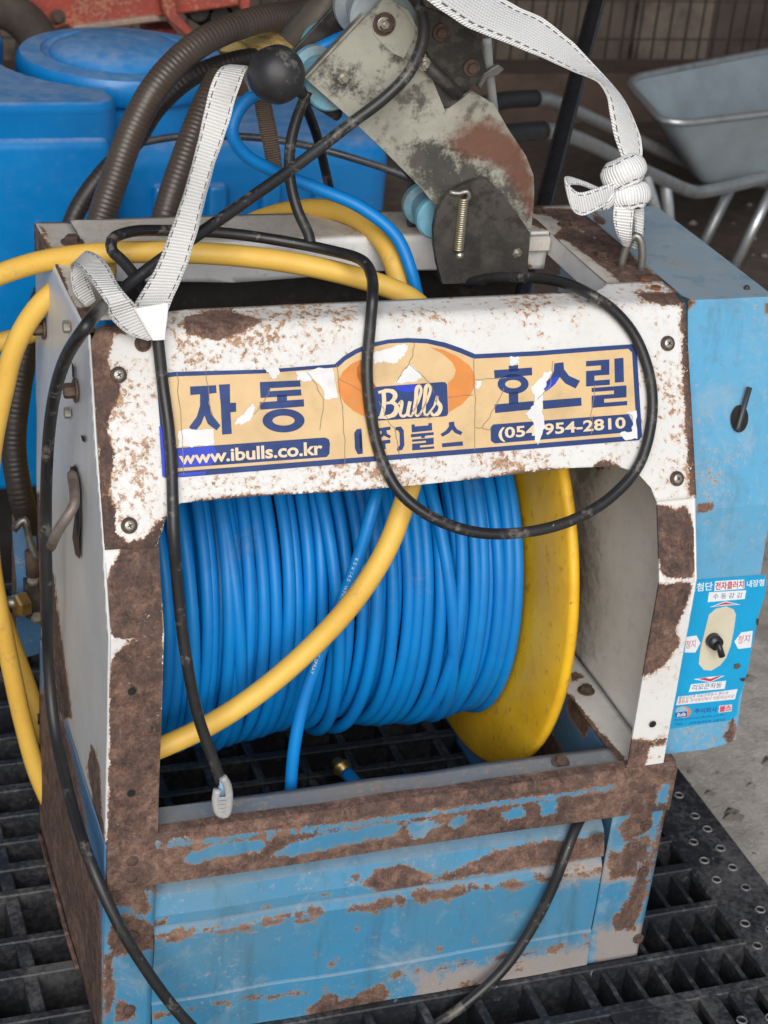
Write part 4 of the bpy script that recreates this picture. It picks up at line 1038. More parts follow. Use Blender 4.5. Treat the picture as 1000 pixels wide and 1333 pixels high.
# ---- hose guide arm on top of the machine ----------------------------------------------------------------------------------
def arm_mat(name, col, dirty, thr, red=False):
    k = NT(name); v = k.coord()
    n1 = k.noise(v, 18, 5, .65, .4); n2 = k.noise(v, 90, 5, .65); n3 = k.noise(v, 400, 3, .6)
    c = k.mix(k.step(n1, .35, .68), col, tuple(q * .72 for q in col))
    c = k.mix(k.math('MULTIPLY', k.step(k.math('ADD', k.math('MULTIPLY', n1, .5), k.math('MULTIPLY', n2, .5)), thr, thr + .1), .85), c, dirty)
    a = k.step(k.math('MULTIPLY_ADD', k.math('SUBTRACT', n2, .5), 1.2, k.attr('rust')), .15, .85)
    c = k.mix(k.math('MULTIPLY', a, .9), c, k.mix(n2, (.085, .028, .016), (.20, .072, .040)))
    b = k.step(k.math('ADD', k.math('MULTIPLY', k.math('SUBTRACT', n3, .5), .8), k.math('MULTIPLY_ADD', k.math('SUBTRACT', n2, .5), 1.9, k.attr('mud'))), .12, .80)
    c = k.mix(k.math('MULTIPLY', b, .9), c, k.mix(k.step(k.math('ADD', k.math('MULTIPLY', n1, .7), k.math('MULTIPLY', n2, .3)), .40, .62), (.022, .021, .020), (.085, .075, .065)))
    return k.done(c, k.math('ADD', k.math('MULTIPLY', k.math('MAXIMUM', a, b), .25), .45), k.bump(k.math('ADD', n2, k.math('MULTIPLY', n3, .4)), .3, .0008), .25)
OLIVE = arm_mat('olive_zinc_plate', (.42, .415, .35), (.14, .128, .108), .53)
GRIME = arm_mat('grimy_bracket', (.085, .076, .068), (.024, .022, .021), .47)
ROLL = plain('pale_blue_roller', (.18, .42, .55), .5, 0, .3, 40, dirt=(.22, .21, .19), dirt_amt=.7, dirt_thr=.5)
AY = .235
def slab(name, px, y, thick, mat, parent, dense=False, polys=None, mud=None, dy=0.0, bevel=.0007):
    P = [U(a, b, y=y) for a, b in px]
    if dense:
        bm = grid_plate([(p.x, p.z) for p in P], .0055, lambda u, v: (u, y + dy, v), wob=.0005)
        o = bmobj(name, bm, mat, parent, False)
        if polys: wear(o, polys, soft=16)
        if mud: wear(o, mud, soft=22, name='mud')
        solid(o, thick, -1)
        # faces must look to the front
        return o
    bm = bmesh.new(); f = bm.faces.new([bm.verts.new(p + Vector((0, dy, 0))) for p in P])
    r = bmesh.ops.extrude_face_region(bm, geom=[f]); vs = [g for g in r['geom'] if isinstance(g, bmesh.types.BMVert)]
    bmesh.ops.translate(bm, verts=vs, vec=(0, thick, 0))
    bmesh.ops.recalc_face_normals(bm, faces=bm.faces)
    if bevel: bmesh.ops.bevel(bm, geom=[e for e in bm.edges if e.is_manifold and e.calc_face_angle(0) > .6], offset=bevel, segments=1, affect='EDGES')
    return bmobj(name, bm, mat, parent)
def disc_y(name, px, py, y0, y1, r, mat, parent, grooved=True):
    c = U(px, py, y=y0); V = []; Fc = []; seg = 40
    pf = [(y0, r * .2), (y0, r * .92), (y0 + .002, r), (y0 + .008, r), (y0 + .012, r * .72), (y1 - .012, r * .72), (y1 - .008, r), (y1 - .002, r), (y1, r * .92), (y1, r * .2)] if grooved else [(y0, r * .05), (y0, r * .9), (y0 + .002, r), (y1 - .002, r), (y1, r * .9), (y1, r * .05)]
    for y, q in pf:
        for k in range(seg): V.append((c.x + q * math.cos(2 * math.pi * k / seg), y, c.z + q * math.sin(2 * math.pi * k / seg)))
    for i in range(len(pf) - 1):
        for k in range(seg): Fc.append((i * seg + k, i * seg + (k + 1) % seg, (i + 1) * seg + (k + 1) % seg, (i + 1) * seg + k))
    Fc.append(tuple(range(seg))); Fc.append(tuple(range((len(pf) - 1) * seg, len(pf) * seg)))
    bm = bmesh.new(); me = bpy.data.meshes.new('t'); me.from_pydata(V, [], Fc); bm.from_mesh(me); bpy.data.meshes.remove(me)
    return bmobj(name, bm, mat, parent, False)
def arm():
    main = [(399, 103), (470, 27), (500, -6), (530, 12), (546, 46), (560, 100), (577, 142), (612, 116), (640, 133), (658, 164), (682, 200), (692, 226), (693, 250), (689, 300), (685, 340), (640, 345), (600, 330), (580, 285), (546, 243), (500, 196), (455, 152)]
    a = slab('guide_arm', main, AY, .0045, OLIVE, MA, True, polys=[[(580, 180), (600, 160), (640, 152), (664, 170), (688, 205), (698, 250), (694, 290), (680, 262), (655, 226), (625, 208), (600, 205), (582, 195)]],
             mud=[[(535, 182), (570, 185), (600, 210), (640, 222), (668, 262), (685, 305), (686, 350), (600, 345), (560, 260), (530, 212)], [(470, 120), (490, 118), (486, 130)], [(505, 55), (520, 60), (515, 75)], [(404, 98), (430, 72), (436, 80), (412, 108)], [(538, 120), (552, 122), (552, 140), (540, 142)], [(430, 85), (460, 85), (465, 118), (430, 115)]])
    a['label'] = 'olive steel hose guide arm with bolts, rollers and a spring'
    slab('arm_plate', main, AY, .004, GRIME, a, dy=.060)
    slab('arm_plate', [(484, 32), (488, 18), (500, 5), (512, 2), (528, 18), (543, 44), (526, 76), (512, 70), (496, 56), (486, 44)], AY - .0052, .0045, OLIVE, a, bevel=.0004)
    slab('cheek_plate', [(546, 6), (580, 18), (606, 34), (626, 58), (634, 92), (618, 108), (608, 122), (588, 112), (568, 92), (552, 62)], AY + .004, .004, GRIME, a)
    slab('latch_block', [(540, 82), (556, 70), (600, 116), (605, 128), (598, 140), (578, 140), (556, 112)], AY - .004, .010, BLACKMET, a)
    tube('spring_pin', [U(555, 84, y=AY - .010), U(598, 124, y=AY - .010)], .0052, BLACKMET, a, 12, straight=True)
    # fold of the plate along its upper left edge
    e = [(399, 103), (475, 21), (477, 24), (402, 106)]
    P = [U(*q, y=AY) for q in e]
    bm = bmesh.new(); vs = [bm.verts.new(P[0] + Vector((-.0012, -.001, .0012))), bm.verts.new(P[1] + Vector((-.0012, -.001, .0012))), bm.verts.new(P[1] + Vector((-.0012, .005, .0012))), bm.verts.new(P[0] + Vector((-.0012, .005, .0012)))]
    bm.faces.new(vs); o = bmobj('plate_fold', bm, ZINC, a); solid(o, .002, 0)
    # lower bracket in front, with the spring
    br = [(562, 294), (566, 272), (578, 251), (598, 239), (616, 232), (632, 230), (650, 250), (664, 268), (680, 290), (686, 300), (684, 352), (660, 360), (626, 364), (590, 366), (573, 366), (566, 340), (562, 314)]
    slab('bracket', br, AY - .010, .006, GRIME, a, True, mud=[[(570, 300), (680, 300), (680, 360), (570, 360)]])
    slab('bracket', br, AY, .005, GRIME, a, dy=.064)
    slab('bracket_foot', [(535, 330), (690, 345), (690, 362), (575, 368)], AY + .058, .004, GRIME, a)
    decal('bracket_slot', [[(583, 290), (590, 272), (602, 262), (612, 275), (612, 290), (603, 320), (600, 340), (588, 344), (582, 330), (592, 310)]], DARKVOID, a, 0, lambda x, y, d: U(x, y, y=AY - .0112))
    # spring
    s0 = U(604, 258, y=AY - .018); s1 = U(597, 326, y=AY - .018); ax = (s1 - s0); L = ax.length; R = frame(ax)
    pts = []
    turns = 24
    for i in range(turns * 12 + 1):
        t = i / (turns * 12); an = t * turns * 2 * math.pi
        pts.append(s0 + ax * t + R @ Vector((math.cos(an) * .0036, math.sin(an) * .0036, 0)))
    V, Fc, UV = tube_geo(pts, .0010, 6); mobj('spring', V, Fc, plain('yellow_zinc_spring', (.55, .50, .36), .35, .8, .3, 90), a, True, UV)
    tube('spring_hook', [U(585, 250, y=AY - .016), U(598, 252, y=AY - .018), U(608, 249, y=AY - .020), U(611, 256, y=AY - .020), U(606, 262, y=AY - .018)], .0022, STEEL, a, 8)
    inst('bolt', hex_mesh('bolt', ZINC, .0046, .006, 0, 0, 0, True), U(597, 331, y=AY - .0125), frame((0, -1, 0)), a, 1.0)
    for px, py, me, dy, sc in ((500, 31, BOLT, -.006, .85), (500, 31, BOLT_Z, -.011, .55), (445, 99, BOLT_Z, -.001, .8), (671, 327, BOLT_Z, -.011, .7), (574, 42, BOLT_S, .003, .9), (614, 88, BOLT_S, .003, .9), (552, 83, BOLT_Z, -.013, .55)):
        inst('bolt', me, U(px, py, y=AY + dy), frame((0, -1, 0), (.3, 0, 1)), a, sc)
    disc_y('roller', 432, 112, AY + .006, AY + .056, .0215, ROLL, a)
    disc_y('roller', 500, 22, AY + .006, AY + .056, .028, plain('grey_roller', (.34, .39, .42), .5, 0, .3, 40, dirt=(.2, .19, .17), dirt_amt=.5), a)
    disc_y('roller', 571, 285, AY + .008, AY + .052, .019, ROLL, a)
    tube('roller_tube', [U(384, 62, y=.33), U(452, -22, y=.33)], .017, plain('olive_tube', (.14, .12, .095), .5, .4, .4, 40), a, 16, straight=True)
    disc_y('roller', 432, 68, .300, .318, .024, ROLL, a, False)
    # lever with a ball knob
    kb = U(360, 97, y=.195)
    tube('lever_rod', [kb, U(400, 125, y=.25), U(440, 150, y=.262)], .005, BLACKMET, a, 10)
    bm = bmesh.new(); bmesh.ops.create_icosphere(bm, subdivisions=4, radius=.0225, matrix=Matrix.Translation(kb))
    for v in bm.verts: v.co += (v.co - kb) * .035 * mnoise.noise(v.co * 70)
    bmobj('ball_knob', bm, hose_mat('knob_rubber', (.016, .016, .018), (.026, .026, .028), .42, (.15, .145, .13), .75, .56, bump=.4, dirtscale=40), a, True)
    # wing nut and stay wire behind the arm
    tube('stay_wire', [U(634, 50, y=.30), U(637, 90, y=.30), U(640, 118, y=.30), U(645, 160, y=.32)], .0042, plain('grey_sleeve', (.42, .42, .41), .5), a, 8)
    slab('wing_nut', [(622, 112), (630, 96), (650, 84), (657, 90), (648, 98), (634, 102), (626, 116)], .285, .006, STEEL, a)
    return a
arm()
# lifting ring welded to the rail
rc = U(822, 348, z=.6232)
ringp = []
for i in range(17):
    t = math.pi * i / 16
    ringp.append(Vector((rc.x - .0075 * math.cos(t), rc.y + .004 * math.cos(t), .618 + .034 * math.sin(t) ** .8)))
tube('lifting_ring', ringp, .0034, STEEL, MA, 10, straight=True)

# ---- fittings behind the left side -------------------------------------------------------------------------------------------
slab('valve_plate', [(16, 686), (34, 680), (48, 700), (52, 790), (56, 850), (22, 860), (22, 760)], .40, .004, BLUE_DK, MA)
slab('valve_body', [(33, 762), (52, 760), (56, 806), (34, 806)], .385, .03, BLACKMET, MA)
inst('brass_nut', hex_mesh('brass_nut', BRASS, .0125, .012, 0, 0), U(34, 785, y=.372), frame((-1, -.35, 0), (0, 0, 1)), MA, 1.0)
tube('valve_lever', [U(18, 690, y=.37), U(32, 676, y=.37), U(38, 702, y=.368), U(48, 728, y=.365)], .0036, STEEL, MA, 8)
tube('pipe_nipple', [U(42, 718, y=.38), U(44, 748, y=.38)], .0075, RUSTY, MA, 12, straight=True)
inst('nut', NUT_P, U(43, 757, y=.378), frame((0, -.5, 1)), MA, .9); inst('nut', NUT_P, U(48, 806, y=.378), frame((0, -.5, 1)), MA, .9)
tube('pipe', [U(6, 784, y=.375), U(34, 785, y=.375)], .006, STEEL, MA, 12, straight=True)
tube('rear_pipe', [U(21, 670, y=.41), U(21, 780, y=.41), U(24, 900, y=.41)], .004, RUSTY, MA, 8)
# ------------------------------------------------------------------ the blue spray hose wound on the reel
def spray_hose():
    t = thing('spray_hose', 'long bright blue spray hose wound in many wraps on the reel', 'hose', (.23, .242, .331))
    rr = random.Random(11); r = .0055
    HY, HZ, HR = .260, .320, .1555
    x0, x1 = .0565, .3885; n = 32
    seg = 88
    def wrap_path(xc, R, cy, cz, slant, ph, wig):
        pts = []
        for k in range(seg):
            a = 2 * math.pi * k / seg                        # 0 = back, pi = front
            sag = 1 + .05 * max(0, -math.sin(a)) * sl
            pts.append(Vector((xc + slant * math.sin(a + ph) + wig * math.sin(3 * a + ph * 2), cy + R * sag * math.cos(a), cz + R * sag * math.sin(a))))
        return pts
    for layer in (0, 1):
        for i in range(n):
            f = (i + (.5 if layer else 0)) / (n - 1)
            if f > 1: continue
            xc = x0 + (x1 - x0) * f + rr.uniform(-.0014, .0014)
            R = HR + rr.uniform(-.003, .003) + (.004 * math.sin(f * 9)) - (.0100 if layer else 0)
            sl = rr.uniform(.2, 1.0)
            pth = wrap_path(xc, R, HY + rr.uniform(-.002, .002), HZ + rr.uniform(-.003, .003), rr.uniform(-.0045, .0045), rr.uniform(0, 6.28), rr.uniform(-.0014, .0014))
            V, Fc, UV = tube_geo(pth, r, 12, closed=True)
            muddy = (not layer) and i in (3, 9, 18, 20, 21, 22, 23, 24, 27)
            mobj('wrap', V, Fc, HOSE_B2 if muddy else HOSE_B, t, True, UV)
    # crossing wraps lying on top of the others
    for xa, xb, R in ((.118, .148, HR + .0090), (.300, .352, HR + .0098), (.335, .318, HR + .0094), (.205, .235, HR + .009), (.085, .100, HR + .009), (.255, .245, HR + .009)):
        pts = []
        for k in range(seg // 2 + 1):
            a = math.radians(80) + math.radians(210) * k / (seg // 2)
            u = k / (seg // 2); u = u * u * (3 - 2 * u)
            sink = -.014 * (max(0, 1 - k / 7) + max(0, 1 - (seg // 2 - k) / 7))
            pts.append(Vector((xa + (xb - xa) * u, HY + (R + sink) * math.cos(a), HZ + (R + sink) * math.sin(a))))
        V, Fc, UV = tube_geo(pts, r, 12); mobj('wrap', V, Fc, HOSE_B, t, True, UV)
    # free strand hanging down in front, and the strand going up to the guide arm
    tube('free_strand', path3([(500, 600, .125), (488, 650, .092), (467, 725, .080), (440, 795, .074), (415, 855, .070), (395, 915, .066), (383, 975, .060), (378, 1040, .055), (378, 1090, .055), (382, 1140, .06)]), r, HOSE_B, t, 12)
    tube('upper_strand', path3([(560, 420, .23), (545, 390, .225), (536, 355, .23), (516, 308, .245), (470, 270, .262), (415, 246, .272), (355, 222, .275), (318, 200, .275), (302, 172, .275), (312, 142, .28), (345, 112, .285), (390, 78, .29), (432, 55, .286), (468, 40, .272)]), r, HOSE_B, t, 12)
    # little coupling lying on the pallet
    return t
spray_hose()
t = thing('hose_coupling', 'brass coupling on a short blue hose end behind the cross beam', 'coupling', U(460, 1020, z=.03))
pa = path3([(438, 992, .032, 'z'), (452, 1007, .032, 'z'), (466, 1024, .030, 'z'), (490, 1052, .03, 'z')])
d = (pa[1] - pa[0]).normalized()
tube('coupling_body', [pa[0], pa[0] + d * .009, pa[0] + d * .0091, pa[0] + d * .014, pa[0] + d * .0141, pa[0] + d * .021], .0065, BRASS, t, 12, straight=True, rfun=lambda l, f: [.0062, .0062, .0096, .0096, .0076, .0076][min(5, int(f * 5 + .5))])
tube('hose_end', [pa[0] + d * .020, pa[2], pa[3]], .0072, HOSE_B, t, 12)

# white print along the free strand
def hose_print(txt, pts, h, off, flip=False):
    so = next(o for o in bpy.data.objects if o.name == 'free_strand')
    P = catmull(path3(pts), .001); P = [Vector(p) for p in P]; V, Fc = text_polys(txt, .01, 0, 1.25)
    lo = V.min(0); hi = V.max(0); sc = h / (hi[1] - lo[1])
    L = [0]
    for i in range(1, len(P)): L.append(L[-1] + (P[i] - P[i - 1]).length)
    out = []; r = .0058
    for x, y in V:
        s = min((x - lo[0]) * sc, L[-1] - 1e-4); i = next(k for k in range(1, len(L)) if L[k] >= s); t_ = (s - L[i - 1]) / (L[i] - L[i - 1])
        p = P[i - 1].lerp(P[i], t_); T = (P[i] - P[i - 1]).normalized(); v = (Vector(CAM) - p).normalized(); N = (v - T * v.dot(T)).normalized(); B = T.cross(N)
        a = ((y - (lo[1] + hi[1]) / 2) * sc) / r + off
        out.append(p + (N * math.cos(a) - B * math.sin(a) * (-1 if flip else 1)) * r)
    mobj('print', out, Fc, plain('hose_print_white', (.62, .68, .75), .5, 0, .3, 200), so)
hose_print('8.5 x 14.5  WP50 BP150  HIGH PRESSURE SPRAY', [(467, 725, .080), (440, 795, .074), (415, 855, .070), (395, 915, .066), (383, 975, .060)], .0030, -.15)

# ------------------------------------------------------------------ yellow hoses
t = thing('yellow_hose', 'thick yellow hose running across the top and sweeping down in front of the reel', 'hose', (.2, .17, .5), 'yellow hoses on the machine')
tube('top_run', path3([(-330, 840, .46), (-300, 700, .44), (-235, 560, .40), (-145, 450, .35), (-60, 385, .30), (0, 357, .275), (60, 339, .255), (130, 330, .235), (210, 328, .225), (300, 332, .215), (380, 342, .205), (450, 357, .195), (505, 374, .187), (540, 392, .182), (570, 425, .18)]), .0090, HOSE_Y, t, 16)
tube('front_run', path3([(560, 520, .130), (545, 590, .090), (528, 650, .063), (503, 715, .050), (462, 780, .044), (405, 843, .044), (335, 903, .046), (270, 945, .048), (205, 975, .05), (150, 990, .055), (110, 1010, .06)][:-2] + [(165, 990, .054), (148, 1018, .066), (146, 1065, .09), (160, 1120, .12)]), .0090, HOSE_Y, t, 16)
t = thing('yellow_hose', 'yellow hose arching beside the blue strand behind the white strap knot side', 'hose', (.25, .3, .6), 'yellow hoses on the machine')
t['label'] = 'yellow hose arch rising behind the rear rail next to the guide arm'
tube('arch', path3([(270, 340, .43), (305, 303, .415), (345, 283, .39), (395, 272, .355), (445, 276, .32), (483, 297, .285), (508, 332, .255), (521, 378, .235), (526, 430, .22)]), .0090, HOSE_Y, t, 16)
t = thing('yellow_hose', 'yellow hose curling down outside the left side panel to the pallet', 'hose', (-.05, .25, .3), 'yellow hoses on the machine')
tube('loop', path3([(150, 352, .255), (118, 352, .262), (84, 368, .27), (48, 402, .275), (20, 450, .28), (4, 510, .285), (-10, 580, .29), (-16, 650, .295), (-12, 730, .30), (0, 800, .305), (14, 868, .31), (30, 940, .312), (48, 1005, .31), (70, 1056, .305)]), .0090, HOSE_Y, t, 16)
tube('second_run', path3([(-10, 448, .36), (20, 440, .36), (48, 432, .35), (80, 425, .33)]), .0085, HOSE_Y, t, 14)
tube('lower_run', path3([(-8, 770, .37), (14, 830, .365), (34, 885, .358), (48, 925, .35), (62, 968, .345), (78, 1015, .335)]), .008, HOSE_Y, t, 14)
tp = path3([(54, 924, .349), (55, 931, .348), (56, 938, .347)])
tube('tape_band', tp, .0086, BLACKMET, t, 14, straight=True)

# ------------------------------------------------------------------ black cables
t = thing('black_cable', 'black cable hanging from the guide arm diagonally across and down the left side', 'cable', (0, .1, .4), 'black cables hanging over the machine')
tube('cable_run', path3([(470, -45, .22), (505, -22, .215), (535, -8, .215), (550, 20, .215), (550, 55, .214), (532, 95, .213), (500, 128, .212), (455, 162, .210), (400, 205, .200), (340, 248, .185), (270, 297, .165), (200, 345, .145), (150, 385, .125), (112, 425, -.020, 'x'), (84, 470, -.024, 'x'), (68, 530, -.024, 'x'), (61, 610, -.022, 'x'), (60, 700, -.020, 'x'), (62, 790, -.019, 'x'), (63, 860, -.017, 'x'), (70, 940, -.016, 'x'), (88, 1025, -.014, 'x'), (115, 1115, -.012, 'x'), (150, 1195, -.022), (190, 1262, -.034), (232, 1318, -.042), (285, 1372, -.05)]), .0049, CABLE, t, 14)
t = thing('black_cable', 'black cable looped in a wide ring over the front sticker', 'cable', (.35, .1, .55), 'black cables hanging over the machine')
tube('cable_run', path3([(590, 325, .275), (590, 350, .258), (606, 367, .228), (640, 362, .192), (685, 361, .165), (730, 367, .135), (768, 383, .0078, 'c'), (800, 405, .0085, 'c'), (828, 440, .0078, 'c'), (847, 495, .0078, 'c'), (848, 550, .0078, 'c'), (832, 605, .0090, 'c'), (798, 645, .010, 'c'), (750, 675, .012, 'c'), (690, 692, .014, 'c'), (620, 693, .014, 'c'), (560, 672, .013, 'c'), (520, 640, .010, 'c'), (496, 595, .0076, 'c'), (483, 540, .0078, 'c'), (478, 480, .0078, 'c'), (482, 425, .0078, 'c'), (485, 388, .0105, 'c'), (484, 360, .128), (470, 338, .165), (430, 326, .195), (370, 314, .215), (290, 303, .225), (215, 300, .225), (168, 302, .21), (146, 312, .198), (146, 326, .188), (160, 340, .178), (180, 365, .16), (196, 395, .14), (205, 420, .125)]), .0046, CABLE, t, 14)
t = thing('black_cable', 'black cable hanging straight down the front from the white strap label to a grey hook', 'cable', (.08, .05, .4), 'black cables hanging over the machine')
tube('cable_run', path3([(201, 408, .014, 'c'), (204, 425, .0135, 'c'), (206, 445, .0120, 'c'), (212, 500, .0078, 'c'), (220, 560, .0078, 'c'), (224, 620, .0078, 'c'), (226, 690, .012, 'c'), (231, 760, .018), (240, 840, .010), (256, 925, .002), (276, 985, -.004), (288, 1018, -.007)]), .0046, CABLE, t, 14)
# grey plastic hook at its end
hk = path3([(290, 1012, -.012), (296, 1022, -.012), (298, 1045, -.012), (294, 1060, -.012), (285, 1058, -.012), (281, 1040, -.012), (283, 1028, -.012)])
GRYP = plain('grey_plastic', (.40, .40, .395), .5, 0, .2, 90)
V, Fc, UV = tube_geo(catmull(hk, .003), .0034, 10); mobj('cable_hook', V, Fc, GRYP, t, True, UV)
for i in range(5):
    p0 = U(284, 1040 + i * 5, y=-.014); p1 = U(297, 1039 + i * 5, y=-.014); V, Fc, UV = tube_geo([p0, p1], .0016, 6); mobj('hook_rib', V, Fc, GRYP, t, False, UV)
tube('hook_wire', path3([(288, 1014, -.009), (289, 1035, -.010)]), .0026, plain('pale_blue_wire', (.22, .40, .58), .5), t, 8, straight=True)
t = thing('black_cable', 'black cable coming out from under the cross beam at lower right', 'cable', (.4, -.01, .1), 'black cables hanging over the machine')
tube('cable_run', path3([(775, 1038, .035), (758, 1062, .018), (746, 1086, .004), (735, 1115, -.006), (718, 1158, -.010), (690, 1212, -.012), (655, 1262, -.016), (610, 1304, -.022), (560, 1338, -.03), (520, 1358, -.035)]), .0049, CABLE, t, 14)
t = thing('black_cable', 'short black cable hanging beside the ball knob down to the looped cable', 'cable', (.2, .25, .65), 'black cables hanging over the machine')
tube('cable_run', path3([(402, 118, .245), (388, 150, .245), (378, 190, .242), (378, 235, .235), (388, 275, .225), (402, 306, .212), (405, 322, .206)]), .0046, CABLE, t, 12)
t = thing('black_cable', 'short thin dark cable dropping behind the ball knob in front of the blue tank', 'cable', (.3, .4, .5), 'black cables hanging over the machine')
tube('cable_run', path3([(395, 130, .40), (412, 175, .42), (422, 215, .43), (432, 262, .44), (436, 300, .44)]), .0046, CABLE, t, 10)
t = thing('grey_pipe', 'thin dark grey pipe running level in front of the blue tank', 'pipe', (.3, .68, .5))
tube('pipe_run', path3([(180, 186, .70), (230, 178, .70), (300, 177, .69), (360, 182, .68), (410, 192, .66), (460, 206, .64), (520, 226, .62), (560, 245, .60)]), .0042, hose_mat('dark_grey_pipe', (.05, .052, .056), (.08, .08, .085), .3, (.2, .2, .2), .5, .5), t, 10)

# ------------------------------------------------------------------ webbing straps
def strip_geo(L, R, thick):
    """band between two edge curves (same number of samples)"""
    n = len(L); V = []; Fc = []; UV = []; m = 6
    u = [0.0]
    for i in range(1, n): u.append(u[-1] + ((Vector(L[i]) + Vector(R[i])) / 2 - (Vector(L[i - 1]) + Vector(R[i - 1])) / 2).length)
    for s in (0, 1):
        for i in range(n):
            a = Vector(L[i]); b = Vector(R[i]); c0 = (Vector(L[max(0, i - 1)]) + Vector(R[max(0, i - 1)])) / 2; c1 = (Vector(L[min(n - 1, i + 1)]) + Vector(R[min(n - 1, i + 1)])) / 2
            nn = (b - a).cross(c1 - c0)
            nn = nn.normalized() if nn.length > 1e-9 else Vector((0, -1, 0))
            for k in range(m + 1):
                w = k / m; bow = (1 - (2 * w - 1) ** 4)
                V.append(a.lerp(b, w) + nn * (thick * (.5 if s == 0 else -.5) * (.35 + .65 * bow)))
    q = m + 1
    for s in (0, 1):
        o = s * n * q
        for i in range(n - 1):
            for k in range(m):
                f = (o + i * q + k, o + i * q + k + 1, o + (i + 1) * q + k + 1, o + (i + 1) * q + k); uv = ((u[i], k / m), (u[i], (k + 1) / m), (u[i + 1], (k + 1) / m), (u[i + 1], k / m))
                if s: f = f[::-1]; uv = uv[::-1]
                Fc.append(f); UV.append(uv)
    for i in range(n - 1):
        for k in (0, m):
            a, b = i * q + k, (i + 1) * q + k; c, d = a + n * q, b + n * q
            Fc.append((a, b, d, c)); UV.append(((u[i], k / m), (u[i + 1], k / m), (u[i + 1], k / m), (u[i], k / m)))
    return V, Fc, UV
def strip(name, pairs, mat, parent, thick=.0022, step=.004, wob=0.0006, seed=0):
    A = []
    for (a, b) in pairs:
        A.append(np.concatenate([np.array(path3([a])[0]), np.array(path3([b])[0])]))
    # catmull on both edges together, spaced by the first one
    C = catmull(A, step)
    L = [Vector(c[:3]) for c in C]; R = [Vector(c[3:]) for c in C]
    for i in range(len(L)):
        q = Vector((i * .23 + seed, seed * 3.1, 0)); L[i] += Vector((mnoise.noise(q), mnoise.noise(q + Vector((5, 0, 0))), mnoise.noise(q + Vector((9, 2, 0))))) * wob; q += Vector((50, 0, 0)); R[i] += Vector((mnoise.noise(q), mnoise.noise(q + Vector((5, 0, 0))), mnoise.noise(q + Vector((9, 2, 0))))) * wob
    V, Fc, UV = strip_geo(L, R, thick)
    return mobj(name, V, Fc, mat, parent, True, UV)
t = thing('lifting_strap', 'dirty grey-white webbing strap twisted over the left of the cover with a white label', 'strap', (.1, .15, .65), 'webbing lifting straps')
strip('band', [((330, 128, .30), (352, 128, .30)), ((312, 96, .24), (340, 98, .25)), ((290, 86, .20), (322, 90, .205)), ((277, 104, .185), (312, 112, .19)), ((265, 150, .180), (298, 160, .176)), ((252, 205, .172), (280, 213, .158)), ((238, 255, .166), (266, 262, .148)), ((222, 300, .150), (256, 306, .138)), ((202, 350, .134), (240, 354, .126)), ((174, 398, .118), (222, 396, .114)), ((172, 410, .112), (218, 406, .110))], WEB_OLD, t, seed=1)
strip('band', [((330, 128, .30), (352, 128, .30)), ((336, 160, .315), (358, 158, .315)), ((344, 200, .325), (365, 196, .325)), ((350, 225, .33), (368, 220, .33))], WEB_BRN, t, seed=2)
strip('end_loop', [((214, 438, .020, 'c'), (192, 443, .020, 'c')), ((198, 420, .021, 'c'), (166, 434, .021, 'c')), ((180, 400, .022, 'c'), (142, 412, .024, 'c')), ((165, 385, .085), (136, 392, .085)), ((152, 367, .10), (118, 366, .105)), ((140, 344, .125), (100, 347, .135)), ((124, 330, .15), (93, 344, .155)), ((110, 330, .17), (92, 350, .172)), ((112, 352, .166), (93, 366, .168)), ((118, 372, .150), (98, 384, .156)), ((124, 390, .138), (112, 399, .142))], WEB_OLD, t, seed=3)
lab = strip('label_sleeve', [((174, 402, .026, 'c'), (219, 394, .026, 'c')), ((186, 422, .0255, 'c'), (217, 418, .0255, 'c')), ((199, 443, .0225, 'c'), (215, 442, .0225, 'c'))], plain('label_sheath_white', (.80, .80, .80), .5, 0, .08, 50, bump=.05), t, .0012)
t = thing('lifting_strap', 'clean white webbing strap knotted to the steel ring on the right rail', 'strap', (.47, .2, .66), 'webbing lifting straps')
strip('band', [((360, -150, .13), (470, -190, .22)), ((440, -92, .145), (550, -112, .22)), ((520, -30, .16), (630, -40, .22)), ((562, 4, .165), (640, -14, .215)), ((600, 30, .170), (668, 6, .212)), ((650, 52, .176), (706, 24, .210)), ((700, 72, .182), (744, 54, .208)), ((745, 92, .188), (780, 92, .206)), ((778, 106, .192), (808, 124, .206)), ((790, 124, .192), (824, 152, .205)), ((795, 150, .190), (834, 180, .204)), ((801, 180, .190), (836, 200, .200)), ((810, 205, .192), (834, 212, .198)), ((814, 222, .196), (832, 224, .196))], WEB, t, thick=.0026, seed=4)
